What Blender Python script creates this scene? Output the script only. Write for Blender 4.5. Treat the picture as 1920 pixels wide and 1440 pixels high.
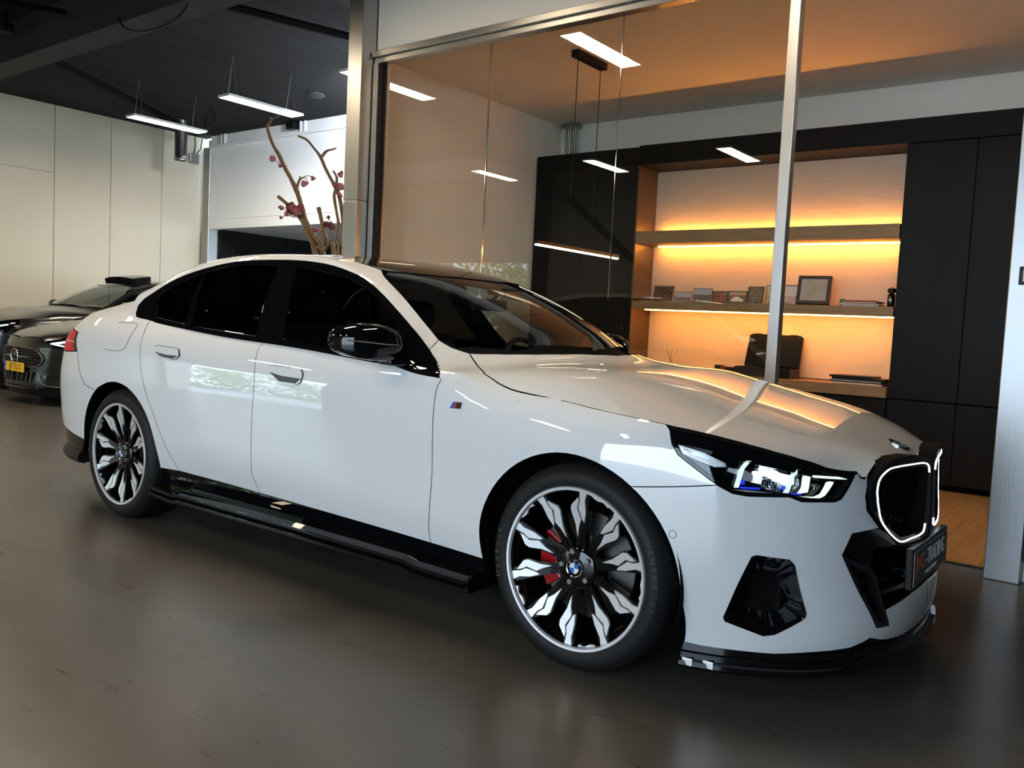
import bpy, bmesh, math, random
import numpy as np
from mathutils import Vector, Matrix, geometry
random.seed(7)
PI = math.pi
for o in list(bpy.data.objects):
    bpy.data.objects.remove(o)
sc = bpy.context.scene
COL = sc.collection

# ---------------------------------------------------------------- camera
CX, CY, CZ, YAW, PITCH, ROLL, FPX = 1.5557, -3.3464, 1.1727, 2.2257, -0.0689, 0.0496, 1607.24
_f = Vector((math.cos(YAW) * math.cos(PITCH), math.sin(YAW) * math.cos(PITCH), math.sin(PITCH)))
_r = Vector((math.sin(YAW), -math.cos(YAW), 0))
_u = _r.cross(_f)
_R = math.cos(ROLL) * _r + math.sin(ROLL) * _u
_U = -math.sin(ROLL) * _r + math.cos(ROLL) * _u
cam = bpy.data.objects.new('camera', bpy.data.cameras.new('camera'))
COL.objects.link(cam)
cam.matrix_world = Matrix(((_R.x, _U.x, -_f.x, CX), (_R.y, _U.y, -_f.y, CY), (_R.z, _U.z, -_f.z, CZ), (0, 0, 0, 1)))
cam.data.sensor_width = 36
cam.data.lens = FPX * 36 / 1920
cam.data.clip_start = 0.05
sc.camera = cam

# ---------------------------------------------------------------- world, lights, exposure
w = bpy.data.worlds.new('world'); sc.world = w; w.use_nodes = True
bg = w.node_tree.nodes['Background']
bg.inputs[0].default_value = (0.66, 0.83, 1.0, 1)
bg.inputs[1].default_value = 5.2
sc.view_settings.view_transform = 'Standard'
sc.view_settings.look = 'None'
sc.view_settings.gamma = 1
sc.view_settings.use_curve_mapping = False
sc.view_settings.exposure = 0.45

def portal(name, loc, rot, sx, sy):
    l = bpy.data.lights.new(name, 'AREA'); l.shape = 'RECTANGLE'; l.size = sx; l.size_y = sy
    l.cycles.is_portal = True
    o = bpy.data.objects.new(name, l); COL.objects.link(o); o.location = loc; o.rotation_euler = rot
    return o
portal('doorway_daylight_portal', (-11.3, -8.0, 1.25), (-PI / 2, 0, 0), 3.8, 2.5)
rl = bpy.data.lights.new('added_wall_fill', 'AREA'); rl.shape = 'RECTANGLE'; rl.size = 2.2; rl.size_y = 0.8; rl.energy = 900; rl.color = (0.80, 0.90, 1.0)  # unseen fill light, added to brighten the white back wall
rlo = bpy.data.objects.new('added_wall_fill', rl); COL.objects.link(rlo); rlo.location = (-6.1, 4.2, 4.30); rlo.rotation_euler = (math.radians(52), 0, 0)
ol = bpy.data.lights.new('added_office_fill', 'AREA'); ol.size = 0.8; ol.energy = 45; ol.color = (1.0, 0.93, 0.82)  # added fill light out of view, lifts the office back wall
olo = bpy.data.objects.new('added_office_fill', ol); COL.objects.link(olo); olo.location = (3.0, 3.1, 3.35); olo.rotation_euler = (0, math.radians(35), 0)
portal('added_gateway_portal', (0.5, -8.0, 1.7), (-PI / 2, 0, 0), 7.0, 3.4)  # this wide opening is unseen, added to bring daylight onto the car

# ---------------------------------------------------------------- materials
def nodes(name):
    m = bpy.data.materials.new(name); m.use_nodes = True
    return m, m.node_tree.nodes, m.node_tree.links, m.node_tree.nodes['Principled BSDF']
def mat(name, col, rough=0.5, metal=0.0, coat=0.0, coat_r=0.03, spec=0.5, emit=None, es=0.0, noise=None, bump=None, alpha=1.0):
    m, n, l, b = nodes(name)
    b.inputs['Base Color'].default_value = (*col, 1); b.inputs['Roughness'].default_value = rough
    b.inputs['Metallic'].default_value = metal; b.inputs['Coat Weight'].default_value = coat
    b.inputs['Coat Roughness'].default_value = coat_r; b.inputs['Specular IOR Level'].default_value = spec
    if emit:
        b.inputs['Emission Color'].default_value = (*emit, 1); b.inputs['Emission Strength'].default_value = es
    tc = n.new('ShaderNodeTexCoord')
    if noise:
        sc_, amt, stretch = noise
        mp = n.new('ShaderNodeMapping'); mp.inputs['Scale'].default_value = stretch
        t = n.new('ShaderNodeTexNoise'); t.inputs['Scale'].default_value = sc_; t.inputs['Detail'].default_value = 5
        mx = n.new('ShaderNodeMixRGB'); mx.inputs[1].default_value = (*[c * (1 - amt) for c in col], 1)
        mx.inputs[2].default_value = (*[min(1, c * (1 + amt)) for c in col], 1)
        l.new(tc.outputs['Object'], mp.inputs[0]); l.new(mp.outputs[0], t.inputs['Vector'])
        l.new(t.outputs['Fac'], mx.inputs[0]); l.new(mx.outputs[0], b.inputs['Base Color'])
    if bump:
        sc_, st, stretch = bump
        mp = n.new('ShaderNodeMapping'); mp.inputs['Scale'].default_value = stretch
        t = n.new('ShaderNodeTexNoise'); t.inputs['Scale'].default_value = sc_; t.inputs['Detail'].default_value = 3
        bp = n.new('ShaderNodeBump'); bp.inputs['Strength'].default_value = st; bp.inputs['Distance'].default_value = 0.01
        l.new(tc.outputs['Object'], mp.inputs[0]); l.new(mp.outputs[0], t.inputs['Vector'])
        l.new(t.outputs['Fac'], bp.inputs['Height']); l.new(bp.outputs[0], b.inputs['Normal'])
    return m
def glass(name, tint, ior=1.5, rough=0.0, boost=1.0):
    m = bpy.data.materials.new(name); m.use_nodes = True
    n, l = m.node_tree.nodes, m.node_tree.links
    n.remove(n['Principled BSDF']); out = n['Material Output']
    tr = n.new('ShaderNodeBsdfTransparent'); tr.inputs[0].default_value = (*tint, 1)
    gl = n.new('ShaderNodeBsdfGlossy'); gl.inputs['Roughness'].default_value = rough; gl.inputs[0].default_value = (1, 1, 1, 1)
    fr = n.new('ShaderNodeFresnel'); fr.inputs[0].default_value = ior
    geo = n.new('ShaderNodeNewGeometry'); inv = n.new('ShaderNodeMath'); inv.operation = 'SUBTRACT'; inv.inputs[0].default_value = 1.0
    l.new(geo.outputs['Backfacing'], inv.inputs[1])
    k = n.new('ShaderNodeMath'); k.operation = 'MULTIPLY'; l.new(fr.outputs[0], k.inputs[0]); l.new(inv.outputs[0], k.inputs[1])
    b = n.new('ShaderNodeMath'); b.operation = 'MULTIPLY'; b.inputs[1].default_value = boost; b.use_clamp = True
    l.new(k.outputs[0], b.inputs[0])
    mx = n.new('ShaderNodeMixShader'); l.new(b.outputs[0], mx.inputs[0]); l.new(tr.outputs[0], mx.inputs[1]); l.new(gl.outputs[0], mx.inputs[2])
    l.new(mx.outputs[0], out.inputs['Surface'])
    return m
M = {}
M['white_paint'] = mat('white_pearl_paint', (0.70, 0.705, 0.71), 0.5, 0, 1.0, 0.0, spec=0.15)
M['white_paint'].node_tree.nodes['Principled BSDF'].inputs['Coat IOR'].default_value = 1.95
M['gloss_black'] = mat('gloss_black_plastic', (0.003, 0.003, 0.004), 0.1, 0, 1.0, 0.01, spec=0.0)
M['satin_black'] = mat('satin_black_plastic', (0.006, 0.006, 0.007), 0.4, spec=0.22)
M['matt_black'] = mat('matt_black_lining', (0.004, 0.004, 0.004), 0.9, spec=0.1)
M['dark_wall'] = mat('anthracite_wall_panel', (0.035, 0.035, 0.038), 0.6)
M['rubber'] = mat('tyre_rubber', (0.007, 0.007, 0.0075), 0.6, spec=0.3)
M['machined'] = mat('machined_aluminium', (0.92, 0.92, 0.93), 0.38, 0.75)
M['disc'] = mat('cast_brake_disc', (0.16, 0.15, 0.14), 0.4, 1.0)
M['red'] = mat('red_caliper_lacquer', (0.35, 0.005, 0.01), 0.25, 0, 1.0)
M['chrome'] = mat('bright_chrome', (0.8, 0.8, 0.8), 0.08, 1.0)
M['tinted'] = glass('dark_tinted_glass', (0.025, 0.025, 0.028))
M['side_glass'] = glass('clear_side_glass', (0.35, 0.38, 0.38))
M['screen_glass'] = glass('windscreen_glass', (0.62, 0.66, 0.64), boost=1.3)
M['roof_glass'] = mat('black_roof_glass', (0.006, 0.006, 0.007), 0.03, 0, 1.0, 0.01)
M['lens'] = glass('lamp_lens', (0.93, 0.95, 0.97), 1.4, boost=0.7)
M['led_white'] = mat('lit_white_led', (1, 1, 1), 0.4, emit=(0.85, 0.93, 1.0), es=5)
M['led_drl'] = mat('lit_projector', (1, 1, 1), 0.4, emit=(0.75, 0.9, 1.0), es=2.6)
M['blue_light'] = mat('blue_lamp_insert', (0.01, 0.02, 0.5), 0.3, emit=(0.02, 0.05, 0.9), es=0.5)
M['red_lamp'] = mat('red_tail_lens', (0.33, 0.002, 0.006), 0.35, 0, 0.0, spec=0.15, emit=(1, 0.02, 0.05), es=0.12)
M['seat'] = mat('black_leather', (0.02, 0.02, 0.022), 0.5)
M['headliner'] = mat('anthracite_lining', (0.05, 0.05, 0.055), 0.9)
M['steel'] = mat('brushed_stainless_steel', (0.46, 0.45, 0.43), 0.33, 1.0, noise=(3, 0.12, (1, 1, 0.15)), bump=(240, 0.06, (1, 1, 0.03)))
M['steel_right'] = mat('dimmed_stainless_steel', (0.33, 0.33, 0.33), 0.36, 1.0, noise=(3, 0.12, (1, 1, 0.15)), bump=(240, 0.06, (1, 1, 0.03)))  # darker copy of the pillar steel, tones down the bright reflection there
M['steel_dark'] = mat('dull_steel', (0.35, 0.34, 0.32), 0.4, 1.0)
M['floor'] = None
M['plaster'] = mat('white_plaster', (0.74, 0.70, 0.62), 0.85, noise=(1.2, 0.04, (1, 1, 1)))
M['office_white'] = mat('office_ceiling_plaster', (0.78, 0.75, 0.70), 0.8)
M['cream_panel'] = mat('cream_sandwich_panel', (0.64, 0.57, 0.43), 0.55, noise=(2, 0.03, (1, 1, 0.2)), bump=(60, 0.05, (1, 1, 0.02)))
M['white_panel'] = mat('white_cladding', (0.90, 0.89, 0.88), 0.6)
M['ceiling'] = mat('anthracite_ceiling_panel', (0.020, 0.0205, 0.023), 0.85, spec=0.15)
M['ceil_steel'] = mat('anthracite_steel_beam', (0.035, 0.035, 0.04), 0.7, spec=0.2)
M['ribbed'] = mat('black_ribbed_cladding', (0.005, 0.005, 0.005), 0.6, spec=0.2)
M['cabinet'] = mat('black_brown_cabinet', (0.006, 0.0055, 0.0055), 0.5, spec=0.18, noise=(6, 0.12, (1, 1, 0.2)))
M['glass'] = glass('office_glass', (0.93, 0.95, 0.93), 1.52, boost=1.25)
M['tube'] = mat('lit_lamp_diffuser', (1, 1, 1), 0.5, emit=(1.0, 0.82, 0.58), es=42.0)
M['tube_cool'] = mat('lit_bar_diffuser', (1, 1, 1), 0.5, emit=(1.0, 0.80, 0.5), es=14.0)
M['warm_led'] = mat('lit_amber_strip', (1, 0.7, 0.3), 0.5, emit=(1.0, 0.36, 0.055), es=84.0)
M['bronze'] = mat('bronzed_side_panel', (0.10, 0.065, 0.035), 0.4, 0.3)
M['lamp_frame'] = mat('white_lamp_frame', (0.7, 0.7, 0.7), 0.5)

def wood(name, c1, c2, sc_, stretch, rough):
    m, n, l, b = nodes(name)
    tc = n.new('ShaderNodeTexCoord'); mp = n.new('ShaderNodeMapping'); mp.inputs['Scale'].default_value = stretch
    t = n.new('ShaderNodeTexNoise'); t.inputs['Scale'].default_value = sc_; t.inputs['Detail'].default_value = 8; t.inputs['Distortion'].default_value = 0.6
    cr = n.new('ShaderNodeValToRGB'); cr.color_ramp.elements[0].color = (*c1, 1); cr.color_ramp.elements[1].color = (*c2, 1)
    cr.color_ramp.elements[0].position = 0.35; cr.color_ramp.elements[1].position = 0.68
    l.new(tc.outputs['Object'], mp.inputs[0]); l.new(mp.outputs[0], t.inputs['Vector']); l.new(t.outputs['Fac'], cr.inputs[0])
    l.new(cr.outputs[0], b.inputs['Base Color']); b.inputs['Roughness'].default_value = rough
    return m
M['oak_shelf'] = wood('oiled_oak', (0.22, 0.135, 0.06), (0.32, 0.20, 0.10), 4, (1, 12, 12), 0.55)
M['oak_floor'] = wood('oak_floorboards', (0.30, 0.16, 0.06), (0.42, 0.24, 0.10), 3, (8, 1, 1), 0.35)
M['niche'] = wood('pale_back_panel', (0.62, 0.52, 0.41), (0.68, 0.58, 0.46), 5, (1, 1, 9), 0.6)
M['bark'] = wood('dry_branch_bark', (0.09, 0.05, 0.022), (0.20, 0.12, 0.055), 14, (6, 6, 1), 0.75)

def floor_mat():
    m, n, l, b = nodes('polished_grey_resin')
    tc = n.new('ShaderNodeTexCoord')
    t = n.new('ShaderNodeTexNoise'); t.inputs['Scale'].default_value = 0.9; t.inputs['Detail'].default_value = 6; t.inputs['Roughness'].default_value = 0.6
    mp = n.new('ShaderNodeMapping'); mp.inputs['Scale'].default_value = (1, 3.5, 1); mp.inputs['Rotation'].default_value = (0, 0, 0.5)
    l.new(tc.outputs['Object'], mp.inputs[0]); l.new(mp.outputs[0], t.inputs['Vector'])
    cr = n.new('ShaderNodeValToRGB')
    cr.color_ramp.elements[0].position = 0.3; cr.color_ramp.elements[0].color = (0.062, 0.055, 0.047, 1)
    cr.color_ramp.elements[1].position = 0.75; cr.color_ramp.elements[1].color = (0.096, 0.085, 0.072, 1)
    l.new(t.outputs['Fac'], cr.inputs[0])
    # dark scuffs and drips
    s = n.new('ShaderNodeTexNoise'); s.inputs['Scale'].default_value = 9; s.inputs['Detail'].default_value = 9; s.inputs['Roughness'].default_value = 0.62
    l.new(tc.outputs['Object'], s.inputs['Vector'])
    th = n.new('ShaderNodeMapRange'); th.inputs[1].default_value = 0.735; th.inputs[2].default_value = 0.77
    l.new(s.outputs['Fac'], th.inputs[0])
    mx = n.new('ShaderNodeMixRGB'); mx.inputs[2].default_value = (0.040, 0.036, 0.031, 1)
    l.new(th.outputs[0], mx.inputs[0]); l.new(cr.outputs[0], mx.inputs[1]); l.new(mx.outputs[0], b.inputs['Base Color'])
    # fine scratches in the gloss
    g = n.new('ShaderNodeTexNoise'); g.inputs['Scale'].default_value = 7; g.inputs['Detail'].default_value = 8
    mp2 = n.new('ShaderNodeMapping'); mp2.inputs['Scale'].default_value = (0.5, 2, 1); mp2.inputs['Rotation'].default_value = (0, 0, -0.3)
    l.new(tc.outputs['Object'], mp2.inputs[0]); l.new(mp2.outputs[0], g.inputs['Vector'])
    mr = n.new('ShaderNodeMapRange'); mr.inputs[3].default_value = 0.24; mr.inputs[4].default_value = 0.34
    l.new(g.outputs['Fac'], mr.inputs[0]); l.new(mr.outputs[0], b.inputs['Roughness'])
    bp = n.new('ShaderNodeBump'); bp.inputs['Strength'].default_value = 0.012; bp.inputs['Distance'].default_value = 0.01
    l.new(g.outputs['Fac'], bp.inputs['Height']); l.new(bp.outputs[0], b.inputs['Normal'])
    b.inputs['Specular IOR Level'].default_value = 0.45
    return m
M['floor'] = floor_mat()

# ---------------------------------------------------------------- helpers
def link(name, me, m=None, parent=None):
    o = bpy.data.objects.new(name, me); COL.objects.link(o)
    if m is not None:
        for q in (m if isinstance(m, (list, tuple)) else [m]): me.materials.append(q)
    if parent is not None: o.parent = parent
    return o
def tag(o, label, cat, group=None):
    o['label'] = label; o['category'] = cat
    if group: o['group'] = group
    return o
def thing(name, label, cat, loc=(0, 0, 0), rz=0, group=None):
    o = bpy.data.objects.new(name, None); COL.objects.link(o); o.location = loc; o.rotation_euler = (0, 0, rz)
    o.empty_display_size = 0.1
    return tag(o, label, cat, group)
def structure(o, label=None):
    o['kind'] = 'structure'
    if label: o['label'] = label
    return o
def me_from(verts, faces, smooth=False, name='mesh'):
    me = bpy.data.meshes.new(name); me.from_pydata([tuple(map(float, v)) for v in verts], [], [tuple(int(i) for i in f) for f in faces]); me.update()
    if smooth: me.shade_smooth()
    return me
def box_vf(x0, x1, y0, y1, z0, z1):
    v = [(x0, y0, z0), (x1, y0, z0), (x1, y1, z0), (x0, y1, z0), (x0, y0, z1), (x1, y0, z1), (x1, y1, z1), (x0, y1, z1)]
    f = [(0, 3, 2, 1), (4, 5, 6, 7), (0, 1, 5, 4), (1, 2, 6, 5), (2, 3, 7, 6), (3, 0, 4, 7)]
    return v, f
def box(name, x0, x1, y0, y1, z0, z1, m, parent=None, bevel=0.0):
    v, f = box_vf(x0, x1, y0, y1, z0, z1)
    me = me_from(v, f)
    if bevel:
        bm = bmesh.new(); bm.from_mesh(me)
        bmesh.ops.bevel(bm, geom=list(bm.edges), offset=bevel, segments=2, affect='EDGES', profile=0.5)
        bm.to_mesh(me); bm.free()
    return link(name, me, m, parent)
class MB:
    def __init__(s): s.v = []; s.f = []
    def add(s, v, f):
        k = len(s.v); s.v += list(v); s.f += [tuple(i + k for i in q) for q in f]; return s
    def box(s, *a): return s.add(*box_vf(*a))
    def prism(s, pts, depth, axis_o, ax, ay, an):
        # polygon pts (2D) in plane axis_o + p.x*ax + p.y*ay, extruded along an by depth
        o = np.array(axis_o, float); ax = np.array(ax, float); ay = np.array(ay, float); an = np.array(an, float)
        n = len(pts); a = [o + p[0] * ax + p[1] * ay for p in pts]; b = [q + an * depth for q in a]
        return s.add(a + b, [tuple(range(n))[::-1], tuple(range(n, 2 * n))] + [(i, (i + 1) % n, n + (i + 1) % n, n + i) for i in range(n)])
    def tube(s, pts, r, seg=8, closed=False):
        P = [np.array(p, float) for p in pts]; n = len(P); rr = r if isinstance(r, (list, tuple)) else [r] * n
        rings = []; ref = None
        for i in range(n):
            a = P[(i - 1) % n] if (i > 0 or closed) else P[i]; b = P[(i + 1) % n] if (i < n - 1 or closed) else P[i]
            d = b - a; d /= (np.linalg.norm(d) + 1e-12)
            if ref is None:
                ref = np.cross(d, (0, 0, 1)) if abs(d[2]) < 0.9 else np.cross(d, (1, 0, 0))
            ref = ref - d * (ref @ d); ref /= (np.linalg.norm(ref) + 1e-12); c = np.cross(d, ref)
            rings.append([P[i] + rr[i] * (math.cos(2 * PI * k / seg) * ref + math.sin(2 * PI * k / seg) * c) for k in range(seg)])
        k0 = len(s.v)
        for q in rings: s.v += q
        m_ = n if closed else n - 1
        for i in range(m_):
            for k in range(seg):
                j = (i + 1) % n
                s.f.append((k0 + i * seg + k, k0 + i * seg + (k + 1) % seg, k0 + j * seg + (k + 1) % seg, k0 + j * seg + k))
        if not closed:
            s.f.append(tuple(k0 + k for k in range(seg))[::-1]); s.f.append(tuple(k0 + (n - 1) * seg + k for k in range(seg)))
        return s
    def lathe(s, prof, seg=48, axis='y', c=(0, 0, 0), arc=(0, 2 * PI)):
        # prof: list of (r, a) radius and position along the axis
        full = abs(arc[1] - arc[0] - 2 * PI) < 1e-6; m_ = seg if full else seg + 1; k0 = len(s.v)
        for i in range(m_):
            t = arc[0] + (arc[1] - arc[0]) * i / seg
            for r, a in prof:
                if axis == 'y': p = (c[0] + r * math.cos(t), c[1] + a, c[2] + r * math.sin(t))
                elif axis == 'z': p = (c[0] + r * math.cos(t), c[1] + r * math.sin(t), c[2] + a)
                else: p = (c[0] + a, c[1] + r * math.cos(t), c[2] + r * math.sin(t))
                s.v.append(p)
        n = len(prof)
        for i in range(seg):
            j = (i + 1) % m_
            for k in range(n - 1):
                q = (k0 + i * n + k, k0 + i * n + k + 1, k0 + j * n + k + 1, k0 + j * n + k)
                s.f.append(q if axis == 'y' else q[::-1])
        return s
    def build(s, name, m, parent=None, smooth=False, bevel=0.0, sharp=None):
        me = me_from(s.v, s.f, False)
        bm = bmesh.new(); bm.from_mesh(me)
        if bevel: bmesh.ops.bevel(bm, geom=list(bm.edges), offset=bevel, segments=2, affect='EDGES', profile=0.5)
        bmesh.ops.recalc_face_normals(bm, faces=bm.faces)
        bm.to_mesh(me); bm.free()
        if smooth:
            me.shade_smooth()
            me.set_sharp_from_angle(angle=math.radians(sharp or 40))
        return link(name, me, m, parent)
def copy_tree(o, parent=None):
    c = o.copy(); COL.objects.link(c); c.parent = parent
    for ch in [x for x in bpy.data.objects if x.parent == o]:
        copy_tree(ch, c)
    return c
def text_obj(name, s, size, loc, rot, m, parent=None, extrude=0.001, align='CENTER', sx=1.0, shear=0.0):
    cu = bpy.data.curves.new(name, 'FONT'); cu.body = s; cu.size = size; cu.extrude = extrude; cu.align_x = align; cu.align_y = 'CENTER'; cu.shear = shear
    t = bpy.data.objects.new(name, cu); COL.objects.link(t)
    dg = bpy.context.evaluated_depsgraph_get(); dg.update()
    me = bpy.data.meshes.new_from_object(t.evaluated_get(dg)); bpy.data.objects.remove(t)
    for v in me.vertices: v.co.x *= sx
    o = link(name, me, m, parent); o.location = loc; o.rotation_euler = rot
    return o
# ================================================================ ROOM SHELL
XW, YS, YN, HC = -13.3, -8.0, 6.0, 4.4
structure(box('floor', XW - 0.2, 7.2, YS - 0.2, 14.2, -0.12, 0.0, M['floor']))
fl = structure(box('floor', -4.05, 4.0, 1.76, 4.65, -0.02, 0.006, M['oak_floor']))
# oak boards laid on the office floor, seen through the doorway
for i in range(14):
    x0 = -0.30 + i * 0.14
    box('floorboard', x0, x0 + 0.137, 1.80, 4.64, 0.006, 0.012, M['oak_floor'], fl)
# left wall of sandwich panels
wl = structure(box('wall_left', XW - 0.2, XW - 0.03, YS, YN + 0.3, 0, HC, M['satin_black']))
ys = [3.322 + 0.948 * k for k in range(-12, 4)]
for k in range(len(ys) - 1):
    a, b_ = max(ys[k], YS), min(ys[k + 1], YN + 0.2)
    if b_ - a > 0.05:
        pz = 3.62 if k == 11 else None
        if ys[k] > 2.0 and ys[k] < 2.6:
            box('wall_panel', XW - 0.03, XW, a + 0.004, b_ - 0.004, 0.0, 3.30, M['cream_panel'], wl, 0.003)
            box('wall_panel', XW - 0.03, XW, a + 0.004, b_ - 0.004, 3.304, HC, M['cream_panel'], wl, 0.003)
        else:
            box('wall_panel', XW - 0.03, XW, a + 0.004, b_ - 0.004, 0.0, HC, M['cream_panel'], wl, 0.003)
# back wall: white cladding above an opening
wb = structure(box('wall_back', XW + 0.32, -3.9, YN, YN + 0.14, 2.68, HC, M['white_panel']))
box('cladding_rail', XW + 0.32, -3.9, YN - 0.05, YN, 4.18, 4.22, M['white_panel'], wb, 0.006)
box('cladding_rail', XW + 0.32, -3.9, YN - 0.012, YN, 2.86, 2.868, M['white_panel'], wb)
for xx in (-10.33, -10.22, -12.6, -12.5):
    box('bracket', xx - 0.008, xx + 0.008, YN - 0.05, YN, 4.22, HC, M['lamp_frame'], wb)
structure(box('trim_1', XW + 0.1, XW + 0.32, YN - 0.02, YN + 0.2, 0, HC - 0.2, M['steel_dark'], None, 0.01))
structure(box('ceiling', XW + 0.3, -3.9, YN + 0.14, 14.0, 2.70, 2.80, M['white_panel']))
wr = structure(box('wall_passage', XW + 0.05, XW + 0.36, YN + 0.2, 14.0, 0, 2.7, M['satin_black']))
rib = MB()
for k in range(150):
    y = YN + 0.22 + k * 0.05
    rib.box(XW + 0.36, XW + 0.385, y, y + 0.025, 0, 2.7)
o = rib.build('cladding_ribs', M['ribbed'], wr); o['kind'] = 'stuff'
structure(box('wall_end', XW, -3.9, 14.0, 14.2, 0, 2.8, M['ribbed']))
# garage ceiling of long anthracite boards
ce = structure(box('ceiling', XW - 0.2, 7.2, YS - 0.2, YN + 0.2, HC + 0.03, HC + 0.15, M['matt_black']))
x = -13.39
while x < 7:
    box('ceiling_board', x + 0.005, x + 0.6 - 0.005, YS, YN + 0.02, HC, HC + 0.03, M['ceiling'], ce)
    x += 0.6
# roof beam along x and slanting braces
be = structure(MB().box(XW, 7, 1.08, 1.40, 3.96, 3.985).box(XW, 7, 1.225, 1.255, 3.985, HC).box(XW, 7, 1.08, 1.40, 4.37, HC)
    .build('beam', M['ceil_steel'], None))
be2 = structure(MB().box(XW, 7, 1.10, 1.225, 3.985, 4.37).build('beam', M['ceil_steel'], None))
structure(box('beam', XW, 7, -3.2, -2.9, 4.0, HC, M['ceil_steel']))
for a, b_ in (((-9.9, 1.5, 4.28), (-12.5, 5.4, 4.28)), ((-6.5, 1.5, 4.28), (-5.2, 5.9, 4.28))):
    structure(MB().tube([a, b_], 0.045, 6).build('brace', M['matt_black'], None))
structure(MB().tube([(-7.9, 1.0, 4.2), (-9.2, -1.5, 4.2)], 0.03, 6).build('brace', M['matt_black'], None))
# camera-side wall: one open gateway, and an unseen wide one added for daylight
M['grey_wall'] = mat('mid_grey_wall', (0.30, 0.29, 0.27), 0.8)
def wallseg(n, x0, x1, z0, z1, m='plaster'): structure(box(n, x0, x1, YS - 0.2, YS, z0, z1, M[m]))
wallseg('wall_front', XW - 0.2, -13.2, 0, HC); wallseg('wall_front', -9.4, -3.0, 0, HC, 'grey_wall'); wallseg('wall_front', 4.0, 7.2, 0, HC, 'dark_wall')
wallseg('wall_front', -3.0, 4.0, 3.4, HC); wallseg('wall_front', -13.2, -9.4, 2.62, HC)
structure(box('wall_right', 7.0, 7.2, YS, 1.8, 0, HC, M['dark_wall']))
structure(box('wall_front', -9.3, -9.0, YS, YS + 0.3, 0, HC, M['ceil_steel']))
structure(MB().tube([(-9.1, YS + 0.1, 4.3), (-5.0, YS + 0.1, 1.0)], 0.07, 6).build('brace', M['matt_black'], None))
# sectional door of the far gateway, raised: white sections
dr = thing('sectional_door', 'white sectional garage door raised above the gateway with trees outside', 'garage door', (-11.3, YS + 0.06, 2.5))
for k in range(3):
    z = k * 0.6
    box('door_section', -1.9, 1.9, -0.02, 0.02, z + 0.006, z + 0.594, M['white_panel'], dr, 0.008)
for k in range(3):
    y = 0.3 + k * 0.6
    box('door_section', -1.9, 1.9, y + 0.006, y + 0.594, 1.82, 1.86, M['white_panel'], dr, 0.008)
# outside: pale forecourt and a hedge
structure(box('ground', -24, 10, -22, YS - 0.2, -0.12, -0.02, mat('pale_forecourt_paving', (0.42, 0.42, 0.42), 0.8, noise=(3, 0.1, (1, 1, 1)))))
def hedge():
    rng = random.Random(3)
    v = []; f = []
    for i in range(14000):
        x = rng.uniform(-20, -6); z = rng.uniform(-0.0, 3.2) + 0.35 * math.sin(x * 1.7); y = -12.6 + rng.uniform(-0.55, 0.5) - 0.3 * math.sin(x * 2.3 + z)
        a, b2 = rng.uniform(0, 6.28), rng.uniform(-1, 1); s = rng.uniform(0.05, 0.11)
        d1 = np.array((math.cos(a), math.sin(a), b2)) * s; d2 = np.array((-math.sin(a), math.cos(a) * 0.4, rng.uniform(0.4, 1))) * s * 0.6
        c = np.array((x, y, max(z, 0.05))); k = len(v)
        v += [c - d1, c - d2, c + d1, c + d2]; f.append((k, k + 1, k + 2, k + 3))
    o = link('hedge', me_from(v, f), mat('hedge_leaves', (0.34, 0.42, 0.07), 0.6, noise=(2.5, 0.6, (1, 1, 1))))
    tag(o, 'green leafy hedge growing outside the open gateway', 'hedge'); o['kind'] = 'stuff'
hedge()

# ================================================================ GLASS OFFICE
structure(box('wall_fascia', -3.93, 7.0, 1.72, 1.80, 3.385, HC, M['plaster']))
structure(MB().box(-3.93, 3.0, 1.66, 1.80, 3.335, 3.385).box(-3.93, 3.0, 1.69, 1.77, 3.29, 3.335).build('trim_track', M['steel'], None, bevel=0.004))
structure(box('trim_frame', -3.93, -3.872, 1.68, 1.80, 0, 3.29, M['steel'], None, 0.004))
structure(box('trim_frame', -3.872, -3.84, 1.70, 1.76, 0, 3.29, M['satin_black'], None, 0.004))
structure(box('trim_threshold', -3.93, 0.88, 1.70, 1.76, 0, 0.012, M['chrome'], None))
pl = structure(box('pillar', -4.11, -3.94, 1.56, 1.80, 0, 2.145, M['steel'], None, 0.004))
structure(box('pillar', -4.11, -3.94, 1.56, 1.80, 2.149, HC, M['steel'], None, 0.004))
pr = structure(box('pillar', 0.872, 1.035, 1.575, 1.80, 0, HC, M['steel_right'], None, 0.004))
structure(box('wall_right', 1.035, 7.0, 1.70, 1.80, 0, HC, M['dark_wall']))
structure(box('baseboard_right', 1.037, 7.0, 1.66, 1.70, 0, 0.10, M['plaster']))
gp = []
for i, (a, b_) in enumerate(((-3.84, -2.697), (-2.692, -1.549), (-1.544, -0.395))):
    o = box('window_%d' % (i + 1), a, b_, 1.725, 1.737, 0.012, 3.30, M['glass']); structure(o)
    if i < 2:
        structure(box('trim_%d' % (i + 3), b_ + 0.0005, b_ + 0.0045, 1.724, 1.738, 0.012, 3.29, M['chrome']))
structure(box('trim_mullion', -0.395, -0.33, 1.695, 1.765, 0, 3.33, M['steel'], None, 0.003))
structure(box('ceiling', -4.15, 7.0, 1.80, 4.75, 3.40, 3.50, M['office_white']))
structure(box('wall_office_left', -4.15, -4.05, 1.80, 4.75, 0, 3.40, M['office_white']))
structure(box('wall_office_back', -4.15, 7.0, 4.65, 4.75, 0, 3.40, M['office_white']))
structure(box('wall_office_right', 4.0, 4.1, 1.80, 4.65, 0, 3.40, M['office_white']))
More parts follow.
